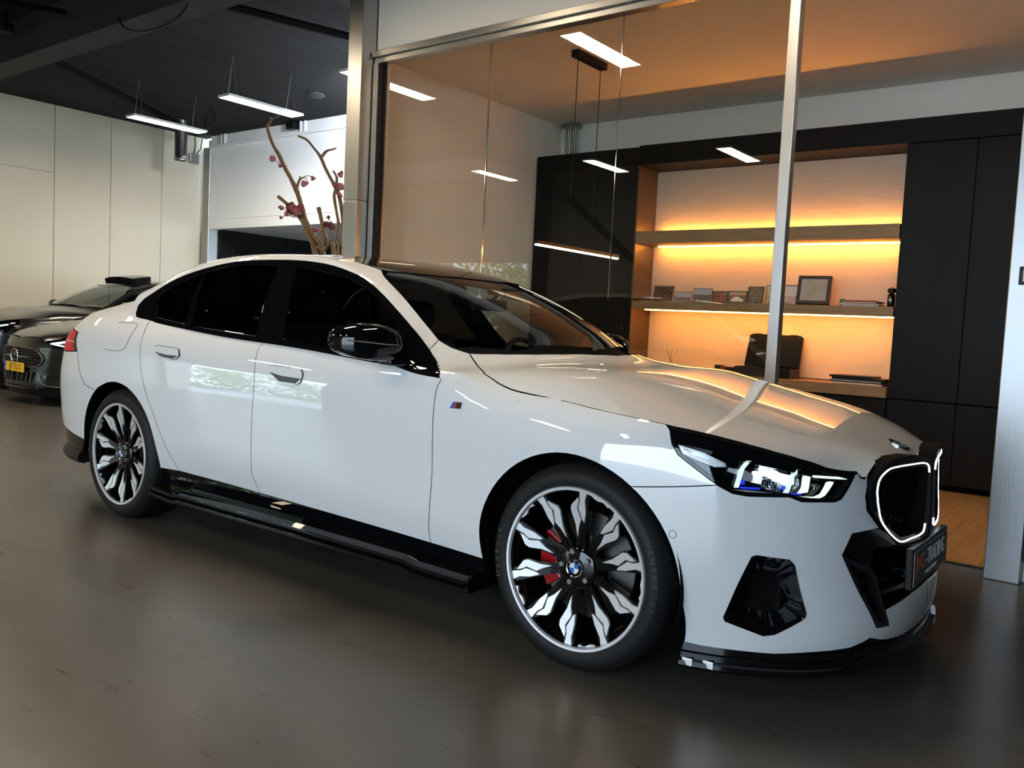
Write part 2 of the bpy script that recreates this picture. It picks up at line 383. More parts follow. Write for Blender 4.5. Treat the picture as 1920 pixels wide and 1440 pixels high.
# switch plate recess on the steel pillar
sw = thing('switch_plate', 'small black recessed switch plate on the right steel pillar', 'switch', (0.965, 1.572, 1.54))
MB().box(-0.05, 0.05, -0.006, 0.003, -0.045, 0.045).build('plate', M['satin_black'], sw, bevel=0.003)
MB().box(-0.032, 0.032, -0.009, -0.006, -0.03, 0.03).build('rocker', M['plaster'], sw, bevel=0.002)

def cabinet(name, label, x0, x1, z0, z1, doors, y0=4.19, y1=4.64, group=None, handle=False):
    t = thing(name, label, 'cabinet', ((x0 + x1) / 2, y0, z0), 0, group)
    cx = (x0 + x1) / 2
    box('body', x0 - cx, x1 - cx, 0.02, y1 - y0, 0, z1 - z0, M['matt_black'], t)
    for (a, b_, c, d) in doors:
        box('door', a - cx + 0.003, b_ - cx - 0.003, 0, 0.02, c - z0 + 0.003, d - z0 - 0.003, M['cabinet'], t, 0.0015)
    return t
cabinet('tall_cabinet', 'tall black-brown cabinet behind the glass, left of the lit shelves', -4.04, -2.79, 0.06, 2.99, [(-4.04, -3.415, 0.06, 2.99), (-3.415, -2.79, 0.06, 2.99)])

t = tag(box('side_panel', -2.788, -2.774, 4.192, 4.568, 0.812, 2.802, M['bronze']), 'bronzed side panel at the left end of the lit shelf niche', 'panel')
cabinet('wall_cabinet', 'tall black cabinet right of the lit shelves, doors with no handles', -0.30, 1.62, 0.72, 2.80, [(-0.30, 0.22, 0.72, 2.80), (0.22, 0.86, 0.72, 2.80), (0.86, 1.62, 0.72, 2.80)])
cabinet('base_cabinet', 'black base cabinet under the tall cupboard beside the doorway', -0.30, 1.62, 0.06, 0.715, [(-0.30, 0.22, 0.06, 0.715), (0.22, 0.86, 0.06, 0.715), (0.86, 1.62, 0.06, 0.715)])
cabinet('base_cabinet', 'black base cabinet under the oak desk top of the lit shelves', -2.77, -0.305, 0.06, 0.715, [(-2.77 + k * 0.616, -2.154 + k * 0.616, 0.06, 0.715) for k in range(4)])
structure(box('baseboard_back', -4.04, 1.62, 4.24, 4.26, 0.006, 0.06, M['matt_black']))
t = tag(box('top_panel', -2.786, 1.62, 4.19, 4.64, 2.805, 3.0, M['cabinet'], None, 0.002), 'long black bulkhead panel running above the shelves and cupboards', 'panel')
t = tag(box('back_panel', -2.772, -0.305, 4.57, 4.60, 0.82, 2.80, M['niche']), 'pale wooden back panel of the lit shelf niche', 'panel')
def board(name, label, z0, z1, y0=4.19, leds=()):
    t = thing(name, label, 'shelf', (-1.537, y0, z0))
    box('board', -1.234, 1.230, 0, 4.57 - y0, 0, z1 - z0, M['oak_shelf'], t, 0.002)
    for (ya, za) in leds:
        box('light_strip', -1.14, 1.215, ya, ya + 0.014, za, za + 0.008, M['warm_led'], t)
    return t
board('shelf_board', 'upper empty oak shelf with glowing strips above and below', 2.04, 2.16, leds=((0.30, -0.009), (0.335, 0.121)))
board('shelf_board', 'middle oak shelf carrying the row of picture frames', 1.395, 1.475, leds=((0.10, -0.009),))
board('desk_board', 'thick oak desk board carrying the open black tool case', 0.72, 0.81, 4.15)
# ribbed pipes in the office corner
pp = thing('heating_pipes', 'pair of thin pipes rising from the cabinet top in the office corner', 'pipe', (-3.9, 4.55, 2.99))
for dx in (-0.03, 0.03, 0.09): MB().tube([(dx, 0, 0), (dx, 0, 0.36)], 0.016, 8).build('pipe', M['steel_dark'], pp, True)
box('ceiling_rose', -0.07, 0.13, -0.05, 0.05, 0.36, 0.405, M['steel_dark'], pp)

# ================================================================ LAMPS
def lamp(x, yc, label, grp):
    t = thing('ceiling_lamp', label, 'lamp', (x, yc, 3.85), 0, grp)
    L, W_ = 0.575, 0.125
    MB().box(-W_ , W_, -L, L, 0.012, 0.03).box(-W_, -W_ + 0.012, -L, L, 0, 0.012).box(W_ - 0.012, W_, -L, L, 0, 0.012).box(-W_ + 0.012, W_ - 0.012, -L, -L + 0.012, 0, 0.012).box(-W_ + 0.012, W_ - 0.012, L - 0.012, L, 0, 0.012).build('frame', M['lamp_frame'], t)
    box('diffuser', -W_ + 0.013, W_ - 0.013, -L + 0.013, L - 0.013, 0.003, 0.012, M['tube'], t)
    for s in (-0.45, 0.45):
        MB().tube([(-0.1, s, 0.03), (0, s, 0.54)], 0.003, 4).tube([(0.1, s, 0.03), (0, s, 0.54)], 0.003, 4).build('suspension_cord', M['steel_dark'], t)
    MB().tube([(0, 0, 0.03), (0.02, 0.05, 0.2), (-0.02, -0.03, 0.35), (0, 0, 0.55)], 0.004, 4).build('power_cord', M['satin_black'], t)
    return t
g1 = 'suspended panel lamps'
first = lamp(-10.42, 3.63, 'lit panel lamp hanging farthest left, near the cream panel wall', g1)
def more(x, y, label):
    c = copy_tree(first); c.location = (x, y, 3.85); c['label'] = label; return c
more(-8.14, 3.62, 'lit panel lamp hanging above the flowering branches')
more(-5.85, 3.62, 'lit panel lamp half hidden behind the left steel pillar')
LAB = {-10.4: 'lit panel lamp above the yellow-plated black car, out of view overhead', -8.14: 'lit panel lamp high behind the tail of the white car, out of view', -5.86: 'panel lamp mirrored at the top left corner of the office glass', -3.05: 'panel lamp mirrored largest in the office glass beside the pendant canopy', -0.75: 'lit panel lamp overhead, above the bonnet of the white car', 1.55: 'lit panel lamp overhead in front of the right steel pillar'}
LAB2 = {-8.45: 'panel lamp mirrored low in the glass, left of the dark cabinet', -6.1: 'panel lamp mirrored on the dark tall cabinet in the office glass', -3.8: 'lit panel lamp behind the camera, left of the added wide gateway', -1.5: 'lit panel lamp behind the camera, over the added wide gateway, left one', 0.8: 'lit panel lamp behind the camera, over the added wide gateway, middle one', 3.1: 'lit panel lamp behind the camera, over the added wide gateway, right one'}
for x in (-10.4, -8.14, -5.86, -3.05, -0.75):
    more(x, -0.37, LAB[x])
for x in (-8.45, -6.1, -3.8, -1.5):
    more(x, -5.43, LAB2[x])
# pendant bar in the office
t = thing('pendant_lamp', 'slim black pendant bar lamp on two wires inside the office', 'lamp', (-2.44, 2.69, 1.80))
box('light_bar', -0.015, 0.015, -0.62, 0.62, 0.012, 0.04, M['satin_black'], t)
box('diffuser', -0.012, 0.012, -0.615, 0.615, 0.0, 0.012, M['tube_cool'], t)
for s in (-0.17, 0.17): MB().tube([(0, s, 0.04), (0, s, 1.56)], 0.0035, 5).build('wire', M['satin_black'], t)
box('canopy', -0.035, 0.035, -0.22, 0.22, 1.545, 1.60, M['satin_black'], t, 0.003)

# ================================================================ SMALL CEILING AND WALL THINGS
t = thing('vent_duct', 'short shiny steel duct pipe hanging near the left wall', 'duct', (-12.3, 4.98, 3.72))
MB().lathe([(0.10, 0), (0.108, 0), (0.108, 0.05), (0.105, 0.055), (0.105, 0.68), (0.098, 0.68), (0.098, 0.0), (0.10, 0)], 28, 'z').build('pipe', M['steel'], t, True)
MB().lathe([(0.114, 0.04), (0.114, 0.07), (0.106, 0.07), (0.106, 0.04), (0.114, 0.04)], 28, 'z').build('collar', M['chrome'], t, True)
t = thing('junction_box', 'small grey junction box with cables high on the left wall', 'box', (XW, 5.83, 3.98))
box('housing', 0, 0.07, -0.10, 0.10, -0.09, 0.09, M['steel_dark'], t, 0.01)
MB().tube([(0.03, 0.0, 0.09), (0.04, 0.02, 0.25), (0.05, 0.0, 0.40)], 0.012, 6).tube([(0.03, 0.05, 0.09), (0.06, 0.12, 0.2), (0.05, 0.15, 0.40)], 0.010, 6).build('cable', M['satin_black'], t, True)
def coil(loc, label, r, n, ln):
    t = thing('cable_loop', label, 'cable', loc)
    pts = [(r * math.cos(a), 0.02 * math.sin(a), -r - ln + r * math.sin(a)) for a in np.linspace(PI / 2, PI / 2 + 2 * PI * n, 26 * n)]
    MB().tube([(0, 0, 0)] + pts, 0.010, 5).build('cable', M['satin_black'], t, True)
coil((-10.94, 4.65, 4.4), 'coiled black cable hanging under the ceiling beside the lamps', 0.13, 2, 0.05)
t = thing('cable_loop', 'black cable sagging from the roof beam at the top left', 'cable', (-6.1, 1.0, 3.90))
MB().tube([(0.55 * math.cos(a) - .1, 0.03 * math.cos(a), 0.04 + 0.2 * math.sin(a)) for a in np.linspace(PI, 1.93 * PI, 16)], 0.011, 6).build('cable', M['satin_black'], t, True)
t = thing('smoke_detector', 'round dark detector on the ceiling right of the lamps', 'detector', (-8.7, 4.95, 4.4))
MB().lathe([(0, -0.05), (0.09, -0.045), (0.13, -0.02), (0.13, 0)], 24, 'z').build('housing', M['ceil_steel'], t, True)
t = thing('sensor_box', 'small black sensor box at the top edge of the white cladding', 'sensor', (-10.5, 5.93, 4.33))
box('housing', -0.11, 0.11, -0.06, 0.06, -0.06, 0.06, M['satin_black'], t, 0.012)
t = thing('ceiling_bracket', 'black steel clamp bracket on the ceiling at the top left corner', 'bracket', (-9.05, 0.86, 4.19))
MB().box(-0.10, 0.10, -0.06, 0.06, -0.05, 0.05).box(-0.03, 0.03, -0.03, 0.03, 0.05, 0.2).build('clamp', M['ribbed'], t, bevel=0.012)
MB().tube([(-0.6, -0.3, 0.05), (0.05, 0, 0.0)], 0.035, 8).build('rod', M['ribbed'], t, True)

BRANCHES = [([(-5.165, 2.3, 0.95), (-5.36, 2.3, 1.786), (-5.466, 2.3, 1.965), (-5.572, 2.3, 2.124), (-5.71, 2.3, 2.224), (-5.867, 2.3, 2.326), (-5.982, 2.3, 2.387)], 0.03, 0.016), ([(-5.146, 2.33, 0.95), (-5.285, 2.33, 1.809), (-5.438, 2.33, 1.978), (-5.568, 2.33, 2.128), (-5.615, 2.33, 2.235), (-5.689, 2.33, 2.385), (-5.744, 2.33, 2.473), (-5.852, 2.33, 2.606), (-5.924, 2.33, 2.686), (-6.035, 2.33, 2.833), (-6.127, 2.33, 2.927), (-6.204, 2.33, 3.052), (-6.244, 2.33, 3.142)], 0.032, 0.017), ([(-6.244, 2.33, 3.142), (-6.202, 2.33, 3.181), (-6.159, 2.33, 3.209), (-6.063, 2.33, 3.226)], 0.016, 0.008), ([(-6.176, 2.33, 3.2), (-6.204, 2.33, 3.241)], 0.012, 0.006), ([(-5.719, 2.33, 2.471), (-5.688, 2.33, 2.533), (-5.669, 2.33, 2.584)], 0.016, 0.007), ([(-5.689, 2.33, 2.538), (-5.632, 2.33, 2.566)], 0.01, 0.008), ([(-5.15, 2.25, 0.95), (-5.299, 2.25, 1.791), (-5.174, 2.25, 1.81), (-5.107, 2.25, 1.87), (-5.049, 2.25, 1.929)], 0.02, 0.012), ([(-5.112, 2.36, 0.95), (-5.147, 2.36, 1.8), (-5.248, 2.36, 1.915), (-5.299, 2.36, 1.988), (-5.336, 2.36, 2.093), (-5.373, 2.36, 2.187), (-5.401, 2.36, 2.256)], 0.024, 0.022), ([(-5.063, 2.32, 0.95), (-4.954, 2.32, 1.774), (-4.953, 2.32, 1.905), (-4.961, 2.32, 2.056), (-5.0, 2.32, 2.208), (-5.045, 2.32, 2.34), (-5.103, 2.32, 2.434), (-5.186, 2.32, 2.53), (-5.278, 2.32, 2.648), (-5.354, 2.32, 2.756), (-5.455, 2.32, 2.846), (-5.573, 2.32, 2.939), (-5.707, 2.32, 2.988)], 0.03, 0.01), ([(-5.323, 2.32, 2.753), (-5.262, 2.32, 2.799), (-5.185, 2.32, 2.808), (-5.116, 2.32, 2.817)], 0.016, 0.006), ([(-5.068, 2.27, 0.95), (-4.973, 2.27, 1.779), (-5.002, 2.27, 1.9), (-5.007, 2.27, 2.001), (-4.989, 2.27, 2.08), (-5.025, 2.27, 2.202), (-5.063, 2.27, 2.334), (-5.051, 2.27, 2.404)], 0.018, 0.014), ([(-5.056, 2.28, 2.425), (-5.045, 2.28, 2.505), (-5.071, 2.28, 2.556), (-5.103, 2.28, 2.589)], 0.016, 0.009)]
FLOWERS = [((-6.013, 2.27, 2.756), 0.07, True), ((-5.958, 2.27, 2.71), 0.04, True), ((-5.456, 2.27, 2.493), 0.065, True), ((-5.346, 2.27, 2.53), 0.045, True), ((-5.892, 2.27, 2.238), 0.05, False), ((-5.79, 2.27, 2.244), 0.085, False), ((-5.754, 2.27, 2.19), 0.06, False), ((-5.675, 2.27, 2.287), 0.075, False), ((-5.573, 2.27, 2.235), 0.085, True), ((-5.539, 2.27, 2.223), 0.06, False), ((-4.959, 2.27, 2.508), 0.06, True), ((-4.99, 2.27, 2.39), 0.08, True), ((-4.915, 2.27, 2.396), 0.075, True), ((-4.941, 2.27, 2.328), 0.06, True), ((-5.155, 2.27, 2.045), 0.07, True), ((-5.295, 2.27, 2.019), 0.06, True), ((-5.286, 2.27, 1.988), 0.05, True), ((-5.854, 2.27, 2.167), 0.035, True), ((-5.168, 2.27, 2.132), 0.045, True), ((-5.116, 2.27, 2.034), 0.06, False)]
TWIGS = [((-5.941, 2.29, 2.691), (-6.03, 2.29, 2.751)), ((-5.854, 2.29, 2.674), (-5.83, 2.29, 2.688)), ((-5.581, 2.29, 2.556), (-5.419, 2.29, 2.548)), ((-5.565, 2.29, 2.55), (-5.497, 2.29, 2.504)), ((-5.661, 2.29, 2.168), (-5.813, 2.29, 2.174)), ((-5.694, 2.29, 2.159), (-5.898, 2.29, 2.172)), ((-5.058, 2.29, 2.517), (-4.982, 2.29, 2.512)), ((-5.054, 2.29, 2.014), (-5.144, 2.29, 2.108)), ((-5.144, 2.29, 2.108), (-5.207, 2.29, 2.136)), ((-5.227, 2.29, 1.917), (-5.31, 2.29, 1.98)), ((-5.003, 2.29, 2.344), (-4.956, 2.29, 2.322))]
# ================================================================ THINGS ON THE SHELVES
def photo_mat(name, sky, mid, fg, pos=0.55, scale=14):
    m, n, l, b = nodes(name)
    tc = n.new('ShaderNodeTexCoord'); sp = n.new('ShaderNodeSeparateXYZ'); l.new(tc.outputs['Generated'], sp.inputs[0])
    t = n.new('ShaderNodeTexNoise'); t.inputs['Scale'].default_value = scale; t.inputs['Detail'].default_value = 8; l.new(tc.outputs['Generated'], t.inputs['Vector'])
    cr = n.new('ShaderNodeValToRGB'); cr.color_ramp.interpolation = 'CONSTANT'
    e = cr.color_ramp.elements; e[0].color = (*fg, 1); e[1].position = 0.5; e[1].color = (*mid, 1)
    k = e.new(0.6); k.color = (*[c * 0.3 for c in mid], 1)
    l.new(t.outputs['Fac'], cr.inputs[0])
    ad = n.new('ShaderNodeMath'); ad.operation = 'MULTIPLY_ADD'; ad.inputs[1].default_value = 0.25; l.new(t.outputs['Fac'], ad.inputs[0]); l.new(sp.outputs['Z'], ad.inputs[2])
    st = n.new('ShaderNodeMath'); st.operation = 'GREATER_THAN'; st.inputs[1].default_value = pos + 0.12; l.new(ad.outputs[0], st.inputs[0])
    mx = n.new('ShaderNodeMixRGB'); l.new(st.outputs[0], mx.inputs[0]); l.new(cr.outputs[0], mx.inputs[1]); mx.inputs[2].default_value = (*sky, 1)
    l.new(mx.outputs[0], b.inputs['Base Color']); b.inputs['Roughness'].default_value = 0.25
    return m
def frame(label, x0, x1, h, y, lean, m, fm, bw=0.008, yaw=0.0, depth=0.014, group=None):
    w_ = x1 - x0
    t = thing('picture_frame', label, 'frame', ((x0 + x1) / 2, y, 1.478), yaw, group)
    t.rotation_euler = (-lean, 0, yaw)
    a = w_ / 2
    MB().box(-a, a, 0, depth, 0, bw).box(-a, a, 0, depth, h - bw, h).box(-a, -a + bw, 0, depth, bw, h - bw).box(a - bw, a, 0, depth, bw, h - bw).build('border', fm, t, bevel=0.0015)
    box('picture', -a + bw, a - bw, 0.005, depth - 0.002, bw, h - bw, m, t)
    return t
sil = M['steel_dark']; dkb = mat('dark_stained_frame', (0.03, 0.014, 0.008), 0.35)
frame('leftmost picture frame on the shelf, dark crowd photo in thin silver frame', -2.65, -2.42, 0.165, 4.37, 0.22, photo_mat('photo_crowd', (0.10, 0.08, 0.06), (0.22, 0.12, 0.08), (0.03, 0.02, 0.02), 0.8), sil)
frame('low wide picture frame, second from left, pale sky over a group', -2.41, -2.225, 0.105, 4.38, 0.15, photo_mat('photo_group', (0.45, 0.5, 0.55), (0.18, 0.12, 0.1), (0.35, 0.3, 0.28), 0.5), sil)
frame('picture frame third from left, grey sky over a village skyline', -2.215, -2.015, 0.145, 4.38, 0.18, photo_mat('photo_village', (0.4, 0.47, 0.56), (0.3, 0.28, 0.25), (0.05, 0.05, 0.05), 0.55), sil)
fr = frame('picture frame fourth from left with a red figure among plants', -2.01, -1.845, 0.115, 4.37, 0.12, photo_mat('photo_plants', (0.2, 0.12, 0.06), (0.35, 0.1, 0.05), (0.1, 0.02, 0.02), 0.7), dkb)
MB().prism([(-0.012, 0.012), (0.016, 0.012), (0.010, 0.06), (0.014, 0.085), (0.002, 0.1), (-0.01, 0.085), (-0.004, 0.06)], 0.001, (0.01, 0.004, 0), (1, 0, 0), (0, 0, 1), (0, -1, 0)).build('printed_figure', mat('print_red', (0.6, 0.03, 0.06), 0.4), fr)
fr = frame('picture frame fifth from left with a white car photo', -1.84, -1.65, 0.118, 4.36, 0.12, photo_mat('photo_car', (0.5, 0.35, 0.22), (0.15, 0.09, 0.05), (0.2, 0.12, 0.08), 0.72), dkb)
MB().prism([(-0.06, 0.02), (0.06, 0.02), (0.062, 0.04), (0.03, 0.048), (0.012, 0.065), (-0.03, 0.065), (-0.045, 0.045), (-0.062, 0.04)], 0.001, (0, 0.004, 0), (1, 0, 0), (0, 0, 1), (0, -1, 0)).build('printed_car', M['plaster'], fr)
frame('upright picture frame sixth from left with a dark car photo', -1.645, -1.495, 0.165, 4.35, 0.2, photo_mat('photo_dark', (0.12, 0.09, 0.06), (0.28, 0.16, 0.08), (0.02, 0.02, 0.02), 0.9, 10), dkb)
frame('yellowed certificate in a thin frame just left of the steel mullion', -1.487, -1.325, 0.185, 4.38, 0.2, photo_mat('certificate', (0.62, 0.45, 0.22), (0.55, 0.38, 0.17), (0.6, 0.42, 0.2), 0.5, 8), sil)
frame('landscape photo in thin frame just right of the steel mullion', -1.32, -1.185, 0.185, 4.37, 0.2, photo_mat('photo_hills', (0.5, 0.42, 0.4), (0.25, 0.2, 0.22), (0.5, 0.2, 0.15), 0.45, 6), dkb)
t = SB = frame('large dark wooden shadow box with three pale rings on grey mat', -1.17, -0.885, 0.262, 4.33, 0.26, mat('grey_mat', (0.42, 0.40, 0.36), 0.8), dkb, 0.03, 0.12, 0.045)
for k, (dx, z, r) in enumerate(((0.015, 0.19, 0.030), (-0.008, 0.135, 0.026), (0.0, 0.078, 0.028))):
    MB().tube([(dx + r * 1.15 * math.cos(a), -0.003 + 0.006, z + r * 0.8 * math.sin(a)) for a in np.linspace(0, 2 * PI, 20, endpoint=False)], 0.007, 6, True).build('ring', mat('pale_gold', (0.6, 0.5, 0.36), 0.4, 0.3), t, True)
SB.location.z += 0.013
t = thing('crumpled_papers', 'crumpled white papers at the left end of the frame shelf', 'paper', (-2.65, 4.28, 1.478))
rng = random.Random(5)
for j in range(4):
    v = [];f = []
    for a in range(6):
        for b_ in range(4):
            v.append((-0.13 + a * 0.045 + j * 0.03, -0.05 + b_ * 0.03, 0.004 + j * 0.008 + rng.uniform(0, 0.014) * (1.4 if j == 0 else 0.5)))
    for a in range(5):
        for b_ in range(3): f.append((a * 4 + b_, a * 4 + b_ + 4, a * 4 + b_ + 5, a * 4 + b_ + 1))
    o = link('sheet', me_from(v, f, True), M['plaster'], t)
def stack(name, label, cat, x0, x1, y0, y1, z, items):
    t = thing(name, label, cat, ((x0 + x1) / 2, (y0 + y1) / 2, z)); zz = 0; a = (x1 - x0) / 2; b_ = (y1 - y0) / 2
    for k, (nm, h, m, dx, sc_) in enumerate(items):
        box(nm, -a * sc_ + dx, a * sc_ + dx, -b_, b_, zz + 0.0003, zz + h, m, t, min(0.0015, h * 0.3)); zz += h
    return t
redm = mat('dark_red_cover', (0.25, 0.01, 0.03), 0.4); bl = mat('slate_cover', (0.15, 0.18, 0.25), 0.4)
stack('magazine_stack', 'slumped stack of magazines with red covers on the frame shelf', 'magazines', -0.74, -0.44, 4.25, 4.45, 1.478,
      [('magazine', 0.007, M['plaster'], 0.0, 1.0), ('magazine', 0.006, bl, -0.012, 0.95), ('magazine', 0.008, M['plaster'], 0.01, 0.97), ('magazine', 0.007, redm, 0.0, 0.9), ('magazine', 0.006, M['plaster'], -0.01, 0.92), ('magazine', 0.008, redm, 0.008, 0.94), ('magazine', 0.006, redm, -0.005, 0.8)])
t = thing('booklet', 'small green booklet standing left of the magazine stack', 'booklet', (-0.765, 4.33, 1.478))
box('cover', -0.022, 0.022, 0, 0.012, 0, 0.062, mat('green_cover', (0.05, 0.12, 0.03), 0.5), t, 0.001)
box('title_block', -0.016, 0.016, -0.0008, 0, 0.012, 0.028, M['plaster'], t)
t = thing('bottle', 'small black bottle with a cap at the right end of the frame shelf', 'bottle', (-0.365, 4.33, 1.478))
MB().lathe([(0, 0), (0.028, 0), (0.03, 0.004), (0.03, 0.10), (0.022, 0.112), (0.012, 0.118), (0, 0.118)], 24, 'z').build('body', M['gloss_black'], t, True)
MB().lathe([(0, 0.118), (0.03, 0.120), (0.034, 0.135), (0.030, 0.155), (0.012, 0.168), (0, 0.17)], 24, 'z').build('cap', M['satin_black'], t, True)
MB().box(-0.012, 0.012, -0.032, -0.0295, 0.05, 0.07).build('bottle_label', M['plaster'], t)
# open tool case
t = thing('tool_case', 'open black plastic tool case standing on the oak desk', 'case', (-1.40, 4.33, 0.812))
MB().box(-0.26, 0.26, -0.12, 0.14, 0, 0.006).box(-0.26, 0.26, -0.12, -0.112, 0.006, 0.085).box(-0.26, 0.26, 0.132, 0.14, 0.006, 0.085).box(-0.26, -0.252, -0.112, 0.132, 0.006, 0.085).box(0.252, 0.26, -0.112, 0.132, 0.006, 0.085).build('base', M['satin_black'], t, bevel=0.002)
lidm = mat('glossy_moulded_case', (0.004, 0.004, 0.0035), 0.3, spec=0.08)
o = MB().prism([(-0.26, 0.0), (0.26, 0.0), (0.255, 0.29), (0.235, 0.305), (-0.225, 0.305), (-0.25, 0.29)], 0.035, (0, 0.135, 0.086), (1, 0, 0.0), (0, 0.25, 0.97), (0, -0.97, 0.25)).build('lid', lidm, t, bevel=0.004)
for dx in (-0.17, 0.17): box('latch', dx - 0.03, dx + 0.03, 0.17, 0.215, 0.375, 0.395, M['satin_black'], t, 0.003)
MB().tube([(0.09, -0.13, 0.03), (0.09, -0.15, 0.03), (-0.09, -0.15, 0.03), (-0.09, -0.13, 0.03)], 0.008, 8).build('handle', M['satin_black'], t, True)
t2 = thing('tool_box', 'low black box with a red clamp left of the tool case', 'box', (-1.77, 4.22, 0.812))
box('case', -0.07, -0.01, -0.05, 0.05, 0, 0.082, M['satin_black'], t2, 0.003)
box('case', 0.04, 0.10, -0.05, 0.05, 0, 0.07, M['satin_black'], t2, 0.003)
box('red_clamp', -0.008, 0.038, -0.052, 0.03, 0, 0.075, M['red'], t2, 0.006)
stack('folder_stack', 'flat pile of black folders and grey papers at the desk end', 'folders', -0.78, -0.35, 4.22, 4.48, 0.812,
      [('paper_sheet', 0.012, M['plaster'], 0.0, 0.97), ('folder', 0.010, M['satin_black'], 0.0, 1.0), ('paper_sheet', 0.010, mat('grey_sheet', (0.4, 0.4, 0.42), 0.5), -0.01, 0.96), ('folder', 0.022, M['satin_black'], 0.005, 0.99), ('folder', 0.016, M['satin_black'], -0.05, 0.85)])
t = thing('reed_diffuser', 'small reed diffuser bottle with thin sticks on the desk', 'diffuser', (-2.40, 4.38, 0.812))
MB().lathe([(0, 0), (0.024, 0), (0.026, 0.005), (0.026, 0.05), (0.010, 0.062), (0.010, 0.075), (0, 0.075)], 20, 'z').build('bottle', M['oak_shelf'], t, True)
for a in (0.3, 1.7, 2.8, 4.4): MB().tube([(0, 0, 0.07), (0.07 * math.cos(a), 0.03 * math.sin(a), 0.19)], 0.0018, 5).build('reed', M['bark'], t)

# ================================================================ FLOWERING BRANCHES
pt_ = thing('branch_arrangement', 'tall vase of bare twisted branches with pink blossoms behind the car', 'plant', (-5.1, 2.3, 0))
MB().lathe([(0, 0), (0.17, 0), (0.20, 0.03), (0.26, 0.5), (0.30, 0.95), (0.27, 1.05), (0.24, 1.05), (0.26, 0.95), (0.2, 0.4), (0, 0.3)], 36, 'z').build('vase', mat('dark_glazed_vase', (0.03, 0.03, 0.03), 0.3), pt_, True)
PX = BRANCHES
for pts, r0, r1 in PX:
    n = len(pts); P = [np.array(q) for q in pts]
    fine = []; rad = []
    for i in range(n - 1):
        a = P[max(i - 1, 0)]; b_ = P[i]; c = P[i + 1]; d = P[min(i + 2, n - 1)]
        for k in range(4):
            s = k / 4
            fine.append(0.5 * ((2 * b_) + (c - a) * s + (2 * a - 5 * b_ + 4 * c - d) * s * s + (3 * b_ - a - 3 * c + d) * s ** 3)); u = (i + s) / (n - 1)
            rad.append((r0 * (1 - u) + r1 * u) * (1 + 0.10 * math.sin(i * 2.3 + k)))
    fine.append(P[-1]); rad.append(r1)
    MB().tube([q - np.array((-5.1, 2.3, 0)) for q in fine], rad, 9).build('branch', M['bark'], pt_, True)
petm = [mat('dusky_pink_petal', (0.26, 0.06, 0.075), 0.6), mat('pale_pink_petal', (0.34, 0.13, 0.125), 0.6)]
def flower(c, s, n, seed, closed):
    rng = random.Random(seed); mb = MB()
    ax = np.array((rng.uniform(-1, 1), rng.uniform(-1, 0.3), rng.uniform(-0.6, 0.7))); ax /= np.linalg.norm(ax)
    e1 = np.cross(ax, (0, 0, 1)); e1 /= np.linalg.norm(e1); e2 = np.cross(ax, e1)
    for k in range(n):
        a = 2 * PI * k / n + rng.uniform(-0.2, 0.2); op = (0.35 if closed else rng.uniform(0.7, 1.25))
        rd = math.cos(a) * e1 + math.sin(a) * e2; td = -math.sin(a) * e1 + math.cos(a) * e2
        L = s * rng.uniform(0.8, 1.15); v = []
        for i, (u, w_) in enumerate(((0, 0.08), (0.3, 0.30), (0.65, 0.36), (0.9, 0.2), (1.0, 0.03))):
            th = op * u; q = np.array(c) + L * (ax * (math.sin(PI / 2 * u) * math.cos(op * 0.7)) + rd * (u * math.sin(op) + 0.18 * math.sin(PI * u)))
            v += [q - td * w_ * L, q + rd * 0.06 * L, q + td * w_ * L]
        f = []
        for i in range(4):
            for j in range(2): f.append((i * 3 + j, i * 3 + j + 1, i * 3 + j + 4, i * 3 + j + 3))
        mb.add([x - np.array((-5.1, 2.3, 0)) for x in v], f)
    mb.build('blossom', petm[seed % 2], pt_, True)
for i, (c, s, cl) in enumerate(FLOWERS): flower(c, s, 7, i + 1, cl)
for c0, c1 in TWIGS:
    m_ = (np.array(c0) + np.array(c1)) / 2 + np.array((0, 0, 0.02))
    MB().tube([np.array(q) - np.array((-5.1, 2.3, 0)) for q in (c0, m_, c1)], [0.006, 0.004, 0.003], 5).build('twig', M['bark'], pt_, True)

# ================================================================ CAR BODY SHAPE (metres, car axes: x forward, v half width, z up)
def _ip(x,pts):
    # monotone-ish cubic hermite interpolation through pts (sorted by x)
    P=np.array(sorted(pts),float);X,Y=P[:,0],P[:,1]
    d=np.diff(Y)/np.diff(X)
    m=np.empty(len(X));m[0]=d[0];m[-1]=d[-1]
    w1=np.diff(X)[1:];w0=np.diff(X)[:-1]
    m[1:-1]=(d[:-1]*w1+d[1:]*w0)/(w0+w1)
    x=np.asarray(x,float);xc=np.clip(x,X[0],X[-1])
    i=np.clip(np.searchsorted(X,xc)-1,0,len(X)-2)
    h=X[i+1]-X[i];t=(xc-X[i])/h
    y=(2*t**3-3*t**2+1)*Y[i]+(t**3-2*t**2+t)*h*m[i]+(-2*t**3+3*t**2)*Y[i+1]+(t**3-t**2)*h*m[i+1]
    return y+np.where(x<X[0],(x-X[0])*m[0],0)+np.where(x>X[-1],(x-X[-1])*m[-1],0)
ZT=[(-4.2,1.06),(-3.6,1.105),(-3.08,1.118),(-2.55,1.071),(-2.17,1.047),(-1.84,1.035),(-1.34,1.012),(-.86,.984),(-.69,.972),(-.5,.965),(-.3,.938),(0,.905),(.31,.868),(.39,.856),(.545,.824),(.66,.789),(.77,.747),(.86,.725),(.95,.70)]
VT=[(-4.2,.80),(-3.6,.805),(-3.08,.802),(-2.55,.831),(-1.84,.853),(-.86,.885),(-.69,.893),(-.4,.872),(0,.885),(.33,.905),(.6,.90),(.95,.88)]
